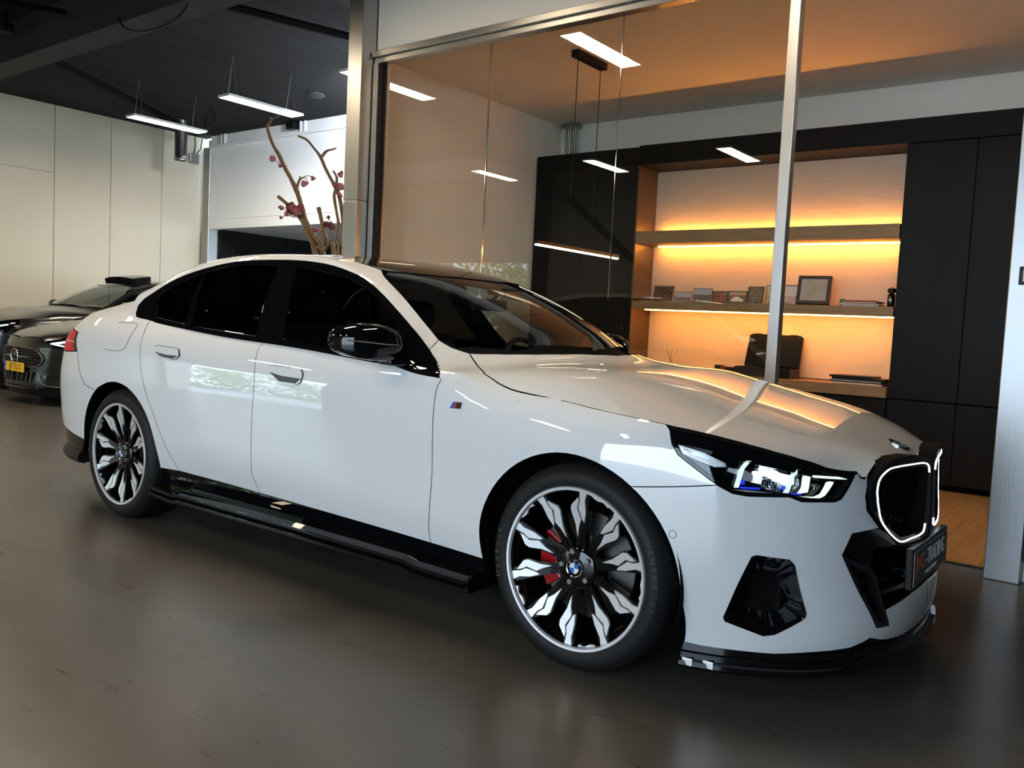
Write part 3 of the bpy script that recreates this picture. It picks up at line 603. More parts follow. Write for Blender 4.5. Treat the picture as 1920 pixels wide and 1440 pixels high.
WT=[(-4.2,.80),(-3.6,.805),(-3.08,.802),(-2.55,.831),(-1.84,.853),(-.86,.885),(-.69,.893),(-.4,.872),(0,.885),(.31,.905),(.39,.893),(.545,.80),(.66,.685),(.77,.525),(.82,.48),(.9,.47)]
ZR=[(.9,.735),(.86,.762),(.82,.788),(.78,.805),(.7,.833),(.47,.895),(.2,.952),(-.1,1.008),(-.4,1.048),(-.5,1.085),(-.65,1.172),(-.82,1.258),(-1.0,1.335),(-1.15,1.388),(-1.3,1.428),(-1.5,1.466),(-1.75,1.493),(-2.05,1.507),(-2.4,1.506),(-2.7,1.482),(-3.0,1.42),(-3.3,1.312),(-3.55,1.232),(-3.8,1.178),(-3.95,1.145),(-4.1,1.122),(-4.2,1.11)]
UX=[-4.3,-3.9,-3.0,-2.4,-1.5,-.7,0,.4,.95]
UZ=[.1,.2,.33,.43,.6,.75,.9,1.1]
UT=np.array([[.84,.86,.89,.91,.92,.925,.91,.89],[.85,.87,.90,.915,.93,.935,.92,.90],[.86,.885,.92,.932,.944,.948,.94,.92],[.83,.852,.892,.921,.934,.936,.928,.91],
[.82,.842,.884,.914,.927,.927,.92,.905],[.82,.846,.888,.917,.930,.930,.922,.91],[.85,.88,.915,.932,.944,.945,.93,.915],[.85,.86,.89,.91,.925,.93,.925,.91],[.84,.85,.87,.89,.91,.92,.92,.9]])
def U(x,z):
    x=np.asarray(x,float);z=np.asarray(z,float)
    cols=np.stack([_ip(z,list(zip(UZ,UT[i]))) for i in range(len(UX))],0)
    # interpolate across x
    X=np.array(UX);xc=np.clip(x,X[0],X[-1]);i=np.clip(np.searchsorted(X,xc)-1,0,len(X)-2)
    d=(cols[1:]-cols[:-1])/np.diff(X).reshape((-1,)+(1,)*(cols.ndim-1))
    m=np.concatenate([d[:1],(d[1:]+d[:-1])/2,d[-1:]],0)
    g=lambda a,j:np.take_along_axis(a,np.broadcast_to(j,x.shape)[None],0)[0]
    h=X[i+1]-X[i];t=(xc-X[i])/h
    return (2*t**3-3*t**2+1)*g(cols,i)+(t**3-2*t**2+t)*h*g(m,i)+(-2*t**3+3*t**2)*g(cols,i+1)+(t**3-t**2)*h*g(m,i+1)
def sm(x,a,b):
    t=np.clip((np.asarray(x,float)-a)/(b-a),0,1);return t*t*(3-2*t)
def B(x,z):
    x,z=np.broadcast_arrays(np.asarray(x,float),np.asarray(z,float))
    zt=_ip(x,ZT);vt=_ip(x,VT);r=U(x,zt)-vt
    h=.20-.04*sm(x,-.5,0)
    return U(x,z)-r*np.clip(1-(zt-z)/h,0,1.6)**2.4
NF,NR=2.55,3.4
XF=[(.05,.85),(.12,.885),(.2,.915),(.4,.908),(.6,.90),(.7,.885),(.762,.86),(.87,.83)]
XR=[(.1,-4.08),(.3,-4.18),(.5,-4.21),(.8,-4.20),(1.0,-4.15),(1.1,-4.09),(1.2,-4.0)]
XS=-3.2
def V(x,z):
    x,z=np.broadcast_arrays(np.asarray(x,float),np.asarray(z,float))
    b=B(x,z);xf=_ip(z,XF);xr=_ip(z,XR)
    f=np.clip(1-np.clip(x/xf,0,2)**NF,0,1)**(1/NF)
    r=np.clip(1-np.clip((x-XS)/(xr-XS),0,2)**NR,0,1)**(1/NR)
    return b*f*r
LF=.92;LR=.95
def body(s,z,off=0.):
    s,z=np.broadcast_arrays(np.asarray(s,float),np.asarray(z,float))
    xf=_ip(z,XF);xr=_ip(z,XR)
    pf=np.clip(s/LF,0,np.pi/2);pr=np.clip((XS-s)/LR,0,np.pi/2)
    x=np.where(s>0,xf*np.sin(pf)**(2/NF),np.where(s<XS,XS+(xr-XS)*np.sin(pr)**(2/NR),s))
    v=B(x,z)*np.where(s>0,np.cos(pf)**(2/NF),np.where(s<XS,np.cos(pr)**(2/NR),1.))
    return np.stack([x,-v,z],-1)
def s_of(x,v,z):
    xf=_ip(z,XF);xr=_ip(z,XR);b=B(x,z)
    q=lambda n,a:np.arctan2(np.clip(a,0,9)**(n/2),np.clip(v/b,0,9)**(n/2))
    return np.where(x>0,LF*q(NF,x/xf),np.where(x<XS,XS-LR*q(NR,(x-XS)/(xr-XS)),x))
def smin(a,b,k):
    h=np.clip(.5+.5*(b-a)/k,0,1);return b*(1-h)+a*h-k*h*(1-h)
def H(x,v):
    x,v=np.broadcast_arrays(np.asarray(x,float),np.abs(np.asarray(v,float)))
    w=sm(x,-2.0,-1.35)*(1-sm(x,-.55,-.1))
    wr=sm(x,-3.2,-2.6)
    xx=x+.26*w*(v/.66)**2-(1-wr)*.10*(v/.7)**2
    zt=_ip(x,ZT);vt=_ip(x,WT)
    c=sm(x,-.62,-.3)
    p=_ip(x,[(-.5,8),(-.3,7),(0,4.5),(.33,3.4),(.6,3.8),(.77,5),(.95,5)])
    zr=_ip(x,ZR)
    kh=(zr-zt)/vt**p
    drop=c*kh*v**p+(1-c)*_ip(x,[(-4.2,.08),(-3.5,.10),(-2.5,.10),(-1.5,.10),(-1,.07),(-.6,.05)])*v**2
    R=_ip(xx,ZR)-drop
    S=zt+(vt-v)/(.62-.40*sm(x,-.6,-.2))+.25*sm(x,-.55,-.1)
    return smin(R,S,.05)
def top(x,v): 
    x,v=np.broadcast_arrays(np.asarray(x,float),np.asarray(v,float))
    return np.stack([x,-v,H(x,v)],-1)
T = {
 'lamp': [(0.26,0.864),(0.271,0.822),(0.293,0.79),(0.345,0.756),(0.419,0.708),(0.47,0.685),(0.524,0.68),(0.675,0.684),(0.721,0.67),(0.859,0.669),(0.889,0.677),(0.975,0.742),(0.847,0.768),(0.737,0.789),(0.633,0.807),(0.533,0.824),(0.436,0.839),(0.341,0.854)],
 'silver': [(0.29,0.822),(0.381,0.804),(0.458,0.777),(0.462,0.765),(0.419,0.762),(0.362,0.778),(0.309,0.795)],
 'silver2': [(0.301,0.803),(0.37,0.789),(0.45,0.773),(0.45,0.768),(0.415,0.767),(0.35,0.783)],
 'bar1': [(0.536,0.789),(0.555,0.789),(0.529,0.765),(0.495,0.703),(0.48,0.702),(0.51,0.761)],
 'bar2': [(0.734,0.769),(0.746,0.769),(0.715,0.744),(0.68,0.693),(0.667,0.692),(0.705,0.748)],
 'proj': [(0.599,0.781),(0.661,0.763),(0.684,0.752),(0.678,0.744),(0.599,0.748),(0.588,0.768)],
 'proj2': [(0.565,0.76),(0.606,0.762),(0.588,0.721),(0.554,0.725)],
 'bowl': [(0.594,0.741),(0.687,0.744),(0.752,0.758),(0.748,0.725),(0.721,0.708),(0.679,0.711),(0.634,0.696),(0.595,0.708),(0.583,0.728)],
 'bright': [(0.61,0.767),(0.677,0.759),(0.732,0.751),(0.721,0.725),(0.673,0.724),(0.643,0.736),(0.608,0.749)],
 'box1': [(0.469,0.765),(0.54,0.759),(0.562,0.747),(0.556,0.727),(0.523,0.728),(0.502,0.744),(0.47,0.752)],
 'el1': [(0.773,0.763),(0.796,0.76),(0.785,0.745),(0.761,0.699),(0.728,0.695),(0.749,0.715)],
 'el2': [(0.863,0.734),(0.885,0.731),(0.832,0.688),(0.802,0.678),(0.735,0.685),(0.794,0.685),(0.823,0.695)],
 'rim2': [(0.792,0.751),(0.961,0.742),(0.948,0.737),(0.795,0.745)],
 'bulb': [(0.776,0.73),(0.828,0.731),(0.828,0.715),(0.788,0.707),(0.77,0.715)],
 'blue1': [(0.494,0.74),(0.523,0.728),(0.524,0.715),(0.497,0.712)],
 'blue2': [(0.503,0.706),(0.583,0.708),(0.574,0.701),(0.503,0.7)],
 'blue3': [(0.667,0.717),(0.684,0.716),(0.673,0.704),(0.661,0.707)],
 'blue4': [(0.685,0.696),(0.745,0.695),(0.736,0.69),(0.684,0.691)],
 'chin': [(0.471,0.695),(0.534,0.697),(0.634,0.693),(0.629,0.688),(0.525,0.686)],
 'ink': [(0.304,0.81),(0.346,0.807),(0.346,0.801),(0.304,0.804)],
 'vent': [(0.535,0.49),(0.552,0.496),(0.674,0.487),(0.694,0.469),(0.734,0.312),(0.726,0.295),(0.61,0.238),(0.568,0.23),(0.433,0.267),(0.428,0.281)],
 'blade': [(0.891,0.499),(0.974,0.376),(1.062,0.245),(1.134,0.243),(1.1,0.316),(1.067,0.418),(1.029,0.452),(0.937,0.481)],
 'bottom': [(0.301,0.173),(0.455,0.165),(0.605,0.171),(0.767,0.181),(0.941,0.185),(1.025,0.241)],
 'intake': [(1.078,0.576),(0.936,0.566),(0.891,0.499),(1.062,0.245),(1.134,0.244),(1.115,0.3),(1.32,0.329)],
 'kidout': [(1.038,0.735),(1.007,0.681),(1.011,0.637),(1.078,0.576)],
 'bseam': [(0.158,0.665),(0.419,0.707)],
 'handleR': [(-2.673,0.932),(-2.676,0.963),(-2.647,0.97),(-2.497,0.965),(-2.467,0.958),(-2.448,0.929),(-2.495,0.907),(-2.602,0.911)],
 'cupR': [(-2.666,0.938),(-2.551,0.928),(-2.457,0.929),(-2.492,0.91),(-2.599,0.917)],
 'handleF': [(-1.71,0.889),(-1.712,0.926),(-1.688,0.932),(-1.514,0.93),(-1.489,0.924),(-1.474,0.902),(-1.503,0.86),(-1.645,0.858)],
 'cupF': [(-1.706,0.902),(-1.615,0.891),(-1.476,0.888),(-1.511,0.864),(-1.628,0.866)],
 'fuel': [(-3.195,0.925),(-3.067,0.921),(-2.973,0.935),(-2.953,0.98),(-2.966,1.059),(-3.022,1.078),(-3.185,1.075)],
 'badge': [(-0.597,0.846),(-0.584,0.872),(-0.54,0.872),(-0.542,0.849)],
 'tail': [(-3.336,0.892),(-3.408,1.005)],
 'hoodseam': [(-0.733,0.665),(-0.666,0.704),(-0.53,0.804),(-0.439,0.835),(-0.369,0.851),(-0.248,0.869),(-0.123,0.881),(0.092,0.899),(0.21,0.907),(0.315,0.901),(0.39,0.887),(0.465,0.854),(0.534,0.808),(0.598,0.752),(0.659,0.683),(0.717,0.6),(0.78,0.514)],
 'hoodback': [(-0.733,0.661),(-0.623,0.534),(-0.537,0.411)],
 'wsl': [(-1.432,0.51),(-1.34,0.569),(-1.176,0.625),(-0.998,0.678),(-0.87,0.702),(-0.806,0.691),(-0.733,0.661)],
 'dlo_bot': [(-3.084,0.802),(-2.933,0.815),(-2.554,0.831),(-2.169,0.844),(-1.84,0.853),(-1.581,0.86),(-1.342,0.868),(-1.071,0.878),(-0.867,0.88),(-0.697,0.882)],
 'dlo_top': [(-3.144,0.765),(-3.125,0.742),(-3.087,0.726),(-2.976,0.684),(-2.855,0.654),(-2.689,0.628),(-2.491,0.607),(-2.315,0.598),(-2.019,0.597),(-1.801,0.606),(-1.657,0.616),(-1.513,0.63),(-1.41,0.64),(-1.29,0.667),(-1.129,0.711),(-0.987,0.742),(-0.858,0.765),(-0.767,0.807),(-0.697,0.872)],
 'gF': [(-1.716,0.843),(-1.782,0.787),(-1.86,0.698),(-1.912,0.625),(-1.729,0.636),(-1.584,0.649),(-1.48,0.658),(-1.37,0.675),(-1.253,0.701),(-1.122,0.742),(-1.048,0.765),(-1.02,0.797),(-0.965,0.869),(-1.363,0.859)],
 'gR': [(-2.652,0.641),(-2.475,0.618),(-2.293,0.613),(-2.072,0.616),(-2.046,0.634),(-2.039,0.681),(-2.014,0.737),(-1.969,0.792),(-1.931,0.838),(-2.206,0.83),(-2.516,0.824),(-2.602,0.739),(-2.671,0.645)],
 'gQ': [(-2.682,0.644),(-2.646,0.728),(-2.574,0.819),(-2.873,0.803),(-2.962,0.754),(-2.966,0.715),(-2.878,0.683),(-2.786,0.664)],
 'emblem': [(0.751,-0.005),(0.819,0.011)],
}
# ================================================================ CAR BODY PATCHES
def fnorm(fn, a, b, e=0.002):
    da = fn(a + e, b) - fn(a - e, b); db = fn(a, b + e) - fn(a, b - e)
    n = np.cross(da, db); L = np.linalg.norm(n, axis=-1, keepdims=True); return n / np.maximum(L, 1e-12)
def body_f(s, z): return body(np.clip(s, -4.69, 1.4449), z)
def top_f(x, v): return top(x, v)
def kid_f(v, z):
    v = np.asarray(v, float); z = np.asarray(z, float); v, z = np.broadcast_arrays(v, z)
    return np.stack([0.897 - 0.35 * v ** 2 - 0.15 * (z - 0.55) ** 2, -v, z], -1)
def densify(poly, res):
    out = []
    n = len(poly)
    for i in range(n):
        a = np.array(poly[i]); b = np.array(poly[(i + 1) % n]); k = max(1, int(math.ceil(np.linalg.norm(b - a) / res)))
        for j in range(k): out.append(a + (b - a) * j / k)
    return np.array(out)
def smooth_line(pts, sub=4):
    P = [np.array(p, float) for p in pts]; n = len(P); out = []
    for i in range(n - 1):
        a, b, c, d = P[max(i - 1, 0)], P[i], P[i + 1], P[min(i + 2, n - 1)]
        for k in range(sub):
            s = k / sub
            out.append(0.5 * (2 * b + (c - a) * s + (2 * a - 5 * b + 4 * c - d) * s * s + (3 * b - a - 3 * c + d) * s ** 3))
    out.append(P[-1]); return [tuple(q) for q in out]
def area2(P): return 0.5 * np.sum(P[:, 0] * np.roll(P[:, 1], -1) - np.roll(P[:, 0], -1) * P[:, 1])
def inset(P, d):
    A = np.sign(area2(P)); t = np.roll(P, -1, 0) - np.roll(P, 1, 0); t /= np.maximum(np.linalg.norm(t, axis=1, keepdims=True), 1e-9)
    return P + d * A * np.stack([-t[:, 1], t[:, 0]], 1)
def inside(Q, poly):
    x, y = Q[:, 0], Q[:, 1]; r = np.zeros(len(Q), bool); n = len(poly); j = n - 1
    for i in range(n):
        xi, yi = poly[i]; xj, yj = poly[j]
        if yi != yj:
            c = ((yi > y) != (yj > y)) & (x < (xj - xi) * (y - yi) / (yj - yi) + xi); r ^= c
        j = i
    return r
def patch_data(poly, fn, res=0.03, gap=0.0018, off=0.0, thick=0.014, holes=(), inner=True, keepf=None):
    P = densify(poly, res)
    P0 = P
    if gap: P = inset(P, gap)
    if fn is body_f:
        kk = (P0[:, 0] > 1.443) | (P0[:, 0] < -4.688); P = np.where(kk[:, None], P0, P)
    if keepf is not None:
        kk = keepf(P0); P = np.where(kk[:, None], P0, P)
    Hs = [densify(h, res * 0.7) for h in holes]
    lo, hi = P.min(0), P.max(0)
    gx, gy = np.meshgrid(np.arange(lo[0] + res / 2, hi[0], res), np.arange(lo[1] + res / 2, hi[1], res))
    G = np.stack([gx.ravel(), gy.ravel()], 1)
    G += np.random.RandomState(1).uniform(-1, 1, G.shape) * res * 0.02
    loops = [P] + Hs
    keep = inside(G, P)
    for h in Hs: keep &= ~inside(G, h)
    B_ = np.concatenate(loops)
    G = G[keep]
    if len(G):
        d = np.min(np.linalg.norm(G[:, None] - B_[None], axis=2), 1); G = G[d > res * 0.45]
    pts = [Vector((float(a), float(b))) for a, b in np.concatenate([B_, G])]
    edges = []; k = 0; lidx = []
    for L_ in loops:
        n = len(L_); edges += [(k + i, k + (i + 1) % n) for i in range(n)]; lidx.append(list(range(k, k + n))); k += n
    r = geometry.delaunay_2d_cdt(pts, edges, [], 0, 1e-7)
    V2 = np.array([(v.x, v.y) for v in r[0]]); T_ = np.array([f for f in r[2] if len(f) == 3])
    C_ = V2[T_].mean(1); ok = inside(C_, P)
    for h in Hs: ok &= ~inside(C_, h)
    T_ = T_[ok]
    # boundary edges of the kept triangles
    ed = {}
    for t in T_:
        for a, b in ((t[0], t[1]), (t[1], t[2]), (t[2], t[0])):
            ed[(a, b)] = 1
    bd = [(a, b) for (a, b) in ed if (b, a) not in ed]
    Nn = fnorm(fn, V2[:, 0], V2[:, 1]); P3 = fn(V2[:, 0], V2[:, 1])
    return V2, T_, bd, P3, Nn
def patch(name, poly, fn, mats, parent, res=0.03, gap=0.0018, off=0.0, thick=0.014, holes=(), mirror=False, flip=False, inner=True, outward=None, keepf=None, nfix=None):
    V2, T_, bd, P3, Nn = patch_data(poly, fn, res, gap, off, thick, holes, inner, keepf)
    # orient outwards
    ref = outward if outward is not None else np.array([0, -1, 0.35])
    s = np.sign(np.sum(Nn @ ref)) or 1.0
    Nn = Nn * s
    if nfix is not None: Nn = nfix(V2, P3, Nn)
    A = P3 + Nn * off; Bk = P3 + Nn * (off - thick)
    cr = np.cross(A[T_[:, 1]] - A[T_[:, 0]], A[T_[:, 2]] - A[T_[:, 0]]); fl = np.sum(cr * Nn[T_[:, 0]]) < 0
    TT = T_[:, ::-1] if fl else T_
    BD = [(b, a) for a, b in bd] if fl else bd
    n = len(A); V_ = [A, Bk] if inner else [A]; F = [tuple(t) for t in TT]; mi = [0] * len(F); NL = [Nn, -Nn]
    if inner:
        F += [tuple(n + i for i in t[::-1]) for t in TT]; mi += [1] * len(TT)
    else: NL = [Nn]
    if thick and inner:
        bi = sorted({i for e in BD for i in e}); k = {v: i for i, v in enumerate(bi)}; m0 = sum(len(q) for q in V_)
        side = np.zeros((len(bi), 3))
        for a, b in BD:
            e = A[b] - A[a]; q = np.cross(e, Nn[a]); q /= max(np.linalg.norm(q), 1e-9); side[k[a]] += q; side[k[b]] += q
        side /= np.maximum(np.linalg.norm(side, axis=1, keepdims=True), 1e-9)
        V_ += [A[bi], Bk[bi]]; NL += [side, side]
        for a, b in BD:
            F.append((m0 + k[b], m0 + k[a], m0 + len(bi) + k[a], m0 + len(bi) + k[b])); mi.append(1)  # panel edges coloured black, painting the shade inside the gaps
    V_ = np.concatenate(V_); NL = np.concatenate(NL)
    def mk(V_, NL, F, nm):
        me = bpy.data.meshes.new(nm); me.from_pydata(V_.tolist(), [], [tuple(int(i) for i in f) for f in F])
        for q in mats: me.materials.append(q)
        me.polygons.foreach_set('material_index', mi if len(mats) > 1 else [0] * len(mi))
        me.shade_smooth(); me.update()
        me.normals_split_custom_set_from_vertices([tuple(q) for q in NL.tolist()])
        return me
    o = link(name, mk(V_, NL, F, name), None, parent); res_ = [o]
    if mirror:
        V2_ = V_.copy(); V2_[:, 1] *= -1; N2 = NL.copy(); N2[:, 1] *= -1
        res_.append(link(name, mk(V2_, N2, [f[::-1] for f in F], name), None, parent if not isinstance(mirror, bpy.types.Object) else mirror))
    return res_
def pos_b(s, z, off=0.0):
    a = np.array([float(s)]); b = np.array([float(z)]); n = fnorm(body_f, a, b)[0]; p = body_f(a, b)[0]
    if n @ np.array([0.3, -1, 0]) < 0: n = -n
    return p + n * off, n
def ztop_a(s):
    s = np.asarray(s, float); z = _ip(np.minimum(s, 0), ZT)
    for _ in range(12):
        p = body_f(s, z); z = H(p[:, 0], -p[:, 1])
    return z
def ztop(s): return float(ztop_a(np.array([float(s)]))[0])
def ztl(s0, s1, n): return [(s, ztop(s)) for s in np.linspace(s0, s1, n)]
def arc_xz(cx, cz, r, a0, a1, n=36):
    out = []
    for a in np.linspace(a0, a1, n):
        x = cx + r * math.cos(math.radians(a)); z = cz + r * math.sin(math.radians(a))
        v = float(V(x, z)); out.append((float(s_of(x, v, z)), z))
    return out
def nb_body(V2, P3, Nn):
    # where a side panel meets the top surface both share one averaged normal
    zt = ztop_a(V2[:, 0]); w_ = 0.5 * np.exp(-((zt - V2[:, 1]) / 0.035) ** 2)
    x = P3[:, 0]; v = -P3[:, 1]; N2 = fnorm(top_f, x, v); N2 = N2 * np.sign(N2[:, 2:3])
    q = Nn * (1 - w_[:, None]) + N2 * w_[:, None]; return q / np.linalg.norm(q, axis=1, keepdims=True)
def nb_top(V2, P3, Nn):
    x = V2[:, 0]; ve = V(x, ztop_a(s_of(x, .8, 1.0))); w_ = 0.5 * np.exp(-((ve - V2[:, 1]) / 0.03) ** 2)
    s = s_of(x, ve, P3[:, 2]); zt = ztop_a(s); N2 = fnorm(body_f, s, zt); N2 = N2 * np.where(N2[:, 1:2] > 0, -1, 1)
    q = Nn * (1 - w_[:, None]) + N2 * w_[:, None]; return q / np.linalg.norm(q, axis=1, keepdims=True)
def nb_side(V2, P3, Nn):
    # the glazing keeps the lean of the side glass right up to its upper edge
    q = Nn * 0.35 + np.array([0.05, -0.86, 0.50]) * 0.65; return q / np.linalg.norm(q, axis=1, keepdims=True)
def keep_top(P): return np.abs(ztop_a(P[:, 0]) - P[:, 1]) < .004
def keep_edge(P): return (np.abs(P[:, 1] - V(P[:, 0], ztop_a(s_of(P[:, 0], .8, 1.0)))) < .010) & ((P[:, 0] > -.70) | (P[:, 0] < -3.05))
WHT = [M['white_paint'], M['matt_black']]; BLK = [M['gloss_black'], M['matt_black']]
car = thing('car', 'large pearl white four-door saloon with black roof glass parked in front of the glass office', 'car')
AF, RF_, AR, RR = (-0.032, 0.350), 0.398, (-3.035, 0.352), 0.398
archF = arc_xz(AF[0], AF[1], RF_, 188, 0)        # rear foot -> over the top -> front
archF = [(-0.43, 0.294)] + archF + [(0.3005, 0.25), (0.302, 0.173)]
archR = [(-3.283, 0.382)] + arc_xz(AR[0], AR[1], RR, 174, -4)
def arch_from(arch, key, after=True):
    return [q for q in arch if (q[0] > key[0]) == after or False]
seamF = smooth_line([(-.703, .298), (-.703, .35), (-.680, .45), (-.667, .582), (-.672, .737), (-.680, .903), (-.668, .945), (-.678, float(ztop(-.678)))], 3)
seamB = smooth_line([(-1.804, .322), (-1.833, .418), (-1.826, .442), (-1.820, .64), (-1.815, .85), (-1.842, .96), (-1.856, 1.0), (-1.842, ztop(-1.842))], 3)
seamR = smooth_line([(-2.468, .332), (-2.655, .609), (-2.771, .803), (-2.81, .933), (-2.854, 1.031), (-2.927, ztop(-2.927))], 4)
i65 = max(i for i, q in enumerate(archF) if q[1] >= 0.665)
arch_back = archF[:i65 + 1]; arch_front = archF[i65:]
join = archF[i65]
lamp_poly = T['lamp']
bseam = [(join[0], join[1]), (.419, .707)]
# --- front fender (side face + top face)
poly = seamF + ztl(-.67, .24, 26) + [(.258, .864), (.271, .822), (.293, .79), (.345, .756), (.419, .707)] + [join] + arch_back[::-1][1:] + [(-.455, .294)]
patch('front_fender', poly, body_f, WHT, car, 0.028, mirror=True, keepf=keep_top, nfix=nb_body)
hs = T['hoodseam']
vt = lambda x: float(-body_f(np.array([x if x < 0 else 0.0]), np.array([ztop(x)]))[0][1]) if x <= 0 else float(V(x, H(x, .9)))
edge_out = [(x, -float(body_f(np.array([x]), np.array([ztop(x)]))[0][1])) for x in np.linspace(-.678, -.12, 12)]
inner_ = [(x, min(v, float(_ip(x, WT)) - 0.004)) for x, v in hs[:7]]
patch('fender_top', [(-.87, .704), (-.862, .765), (-.79, .80), (-.72, .86)] + edge_out + inner_[::-1] + [(-.807, .692)], top_f, WHT, car, 0.022, mirror=True, keepf=keep_edge, nfix=nb_top)
# --- doors
fd = patch('front_door', seamF[::-1] + [(-.703, .298), (-1.804, .322)] + seamB + ztl(-1.84, -.68, 24), body_f, WHT, car, 0.03, mirror=True)
rd = patch('rear_door', seamB[::-1] + [(-2.468, .332)] + seamR + ztl(-2.92, -1.845, 22), body_f, WHT, car, 0.03, mirror=True)
# --- rear quarter, rear end
cutR = [q for q in archR if q[1] <= 0.69 and q[0] < -3.1]
upR = [q for q in archR if not (q[1] <= 0.69 and q[0] < -3.1)]
lampf = [(-3.417, 1.003), (-3.342, .891), (-3.291, .768), (-3.258, .711)]
patch('rear_quarter_panel', seamR + ztl(-2.94, -3.62, 16) + [(-3.62, 1.02), (-3.54, 1.013)] + lampf + [cutR[-1]] + upR + [(-2.64, .325)], body_f, WHT, car, 0.028, mirror=True, keepf=keep_top, nfix=nb_body)
patch('tail_panel', ztl(-3.62, -4.69, 26) + [(-4.69, 1.0), (-3.9, 1.0), (-3.62, 1.02)], body_f, WHT, car, 0.03, mirror=True, outward=np.array([-1, -.3, 0]))
patch('tail_lamp', [(-3.417, 1.001), (-3.54, 1.011), (-3.62, 1.018), (-3.9, .998), (-4.35, .99), (-4.35, .90), (-3.9, .885), (-3.50, .883), (-3.342, .893)], body_f, [M['red_lamp'], M['matt_black']], car, 0.03, off=0.001, mirror=True, outward=np.array([-1, -.3, 0]))
patch('tail_lamp_bezel', [(-3.342, .893), (-3.417, 1.001), (-3.40, 1.0), (-3.44, 1.005), (-3.41, .94), (-3.38, .893)], body_f, BLK, car, 0.02, off=0.004, thick=0.004, mirror=True, outward=np.array([-1, -.6, 0]))
patch('lamp_bar', [(-3.40, .948), (-3.60, .952), (-3.60, .944), (-3.39, .94)], body_f, [M['chrome'], M['matt_black']], car, 0.02, gap=0, off=0.004, thick=0.004, mirror=True, outward=np.array([-1, -.6, 0]))
patch('rear_bumper', lampf[1:] + cutR[::-1] + [(-3.283, .382), (-3.45, .405), (-3.643, .432), (-4.0, .445), (-4.69, .45), (-4.69, .88), (-4.35, .897), (-3.9, .883), (-3.50, .881)], body_f, WHT, car, 0.03, mirror=True, outward=np.array([-1, -.6, 0]))
patch('rear_apron', [(-3.283, .380), (-3.45, .403), (-3.643, .430), (-4.0, .443), (-4.69, .448), (-4.69, .22), (-3.36, .22)], body_f, BLK, car, 0.03, mirror=True, off=-0.004, outward=np.array([-1, -.6, 0]))
# --- hood: one panel across both sides
def v_edge(x):
    z = .85
    for _ in range(6): z = ztop(float(s_of(x, float(V(x, z)), z)))
    return float(V(x, z))
seam_r = [(x, min(v, v_edge(x) + .0015)) for x, v in hs]
nose = [(.797, .50), (.811, .482), (.811, .42), (.810, .36), (.820, .28), (.836, .14), (.842, .07), (.852, .03), (.860, 0)]
back = [(-.43, 0), (-.45, .15), (-.50, .32), (-.56, .44), (-.63, .545), (-.70, .63)]
right = back + [(-.733, .665)] + seam_r[1:] + nose
left = [(x, -v) for x, v in right[::-1]]
hood = patch('hood', right + left[1:-1], top_f, WHT, car, 0.03, gap=0.0045, outward=np.array([0.2, 0, 1.0]))[0]
# --- greenhouse
dt = smooth_line(T['dlo_top'], 2); db_ = smooth_line(T['dlo_bot'], 2)
up = np.array([0, -0.6, 1.0])
frame_poly = dt + [(-.688, .886)] + db_[::-1]
gq, gr, gf = T['gQ'], T['gR'], T['gF']
patch('window_frame', frame_poly, top_f, BLK, car, 0.022, gap=0.001, holes=[gq, gr, gf], mirror=True, outward=up, thick=0.010, nfix=nb_side)
for nm, g, mm in (('quarter_window', gq, 'tinted'), ('rear_door_window', gr, 'tinted'), ('front_door_window', gf, 'side_glass')):
    patch(nm, g, top_f, [M[mm]], car, 0.03, gap=-0.003, off=-0.005, inner=False, mirror=True, outward=up, nfix=nb_side)
# vertical black pillar blades and mouldings, proud of the glass
def strip(a, b, w_): 
    a = np.array(a); b = np.array(b); d = b - a; d /= np.linalg.norm(d); n = np.array([-d[1], d[0]]) * w_ / 2
    return [tuple(a - n), tuple(b - n), tuple(b + n), tuple(a + n)]
patch('window_moulding', [(a, b + 0.004) for a, b in db_] + [(a, b - 0.008) for a, b in db_[::-1]], top_f, BLK, car, 0.03, gap=0, off=0.006, thick=0.006, mirror=True, outward=up)
# cant rail, A and C pillar in body colour
roofseam = [(-1.45, .512), (-1.6, .515), (-1.9, .52), (-2.4, .52), (-2.9, .515), (-3.05, .52)]
outer = [(-.862, .765), (-.87, .704)]
ws = smooth_line(T['wsl'][::-1][1:], 3)
tailv = [(x, float(V(x, ztop(float(s_of(x, .8, 1.1)))))) for x in np.linspace(-3.1, -3.95, 10)]
poly = [(-.862, .765)] + [q for q in dt[::-1] if q[0] < -.87] + [(-3.12, .79)] + tailv + [(-3.85, .60), (-3.5, .60), (-3.2, .565), (-3.05, .53)] + roofseam[::-1][1:] + [q for q in ws[::-1] if q[0] < -.88] + [(-.87, .704)]
patch('side_frame', poly, top_f, WHT, car, 0.024, mirror=True, outward=up, keepf=keep_edge)
def sym(r): return r + [(x, -v) for x, v in r[::-1] if abs(v) > 1e-6]
wtop = [(-1.12, 0), (-1.15, .15), (-1.22, .30), (-1.30, .40), (-1.40, .49)]
patch('windscreen', sym([(-.50, 0), (-.53, .15), (-.58, .30), (-.63, .42), (-.70, .52), (-.77, .60), (-.80, .66)] + [(x, v - .004) for x, v in ws if -1.41 < x < -.86] + wtop[::-1][:-1] + [(-1.12, 0)]), top_f, [M['screen_glass']], car, 0.03, off=-0.004, inner=False, outward=np.array([.5, 0, 1.0]))
patch('roof_panel', sym([(-1.125, 0), (-1.155, .15), (-1.225, .30), (-1.305, .40), (-1.405, .49)] + [(x, v - .003) for x, v in roofseam] + [(-3.0, 0)][:1]), top_f, [M['roof_glass'], M['matt_black']], car, 0.035, outward=np.array([0, 0, 1.0]))
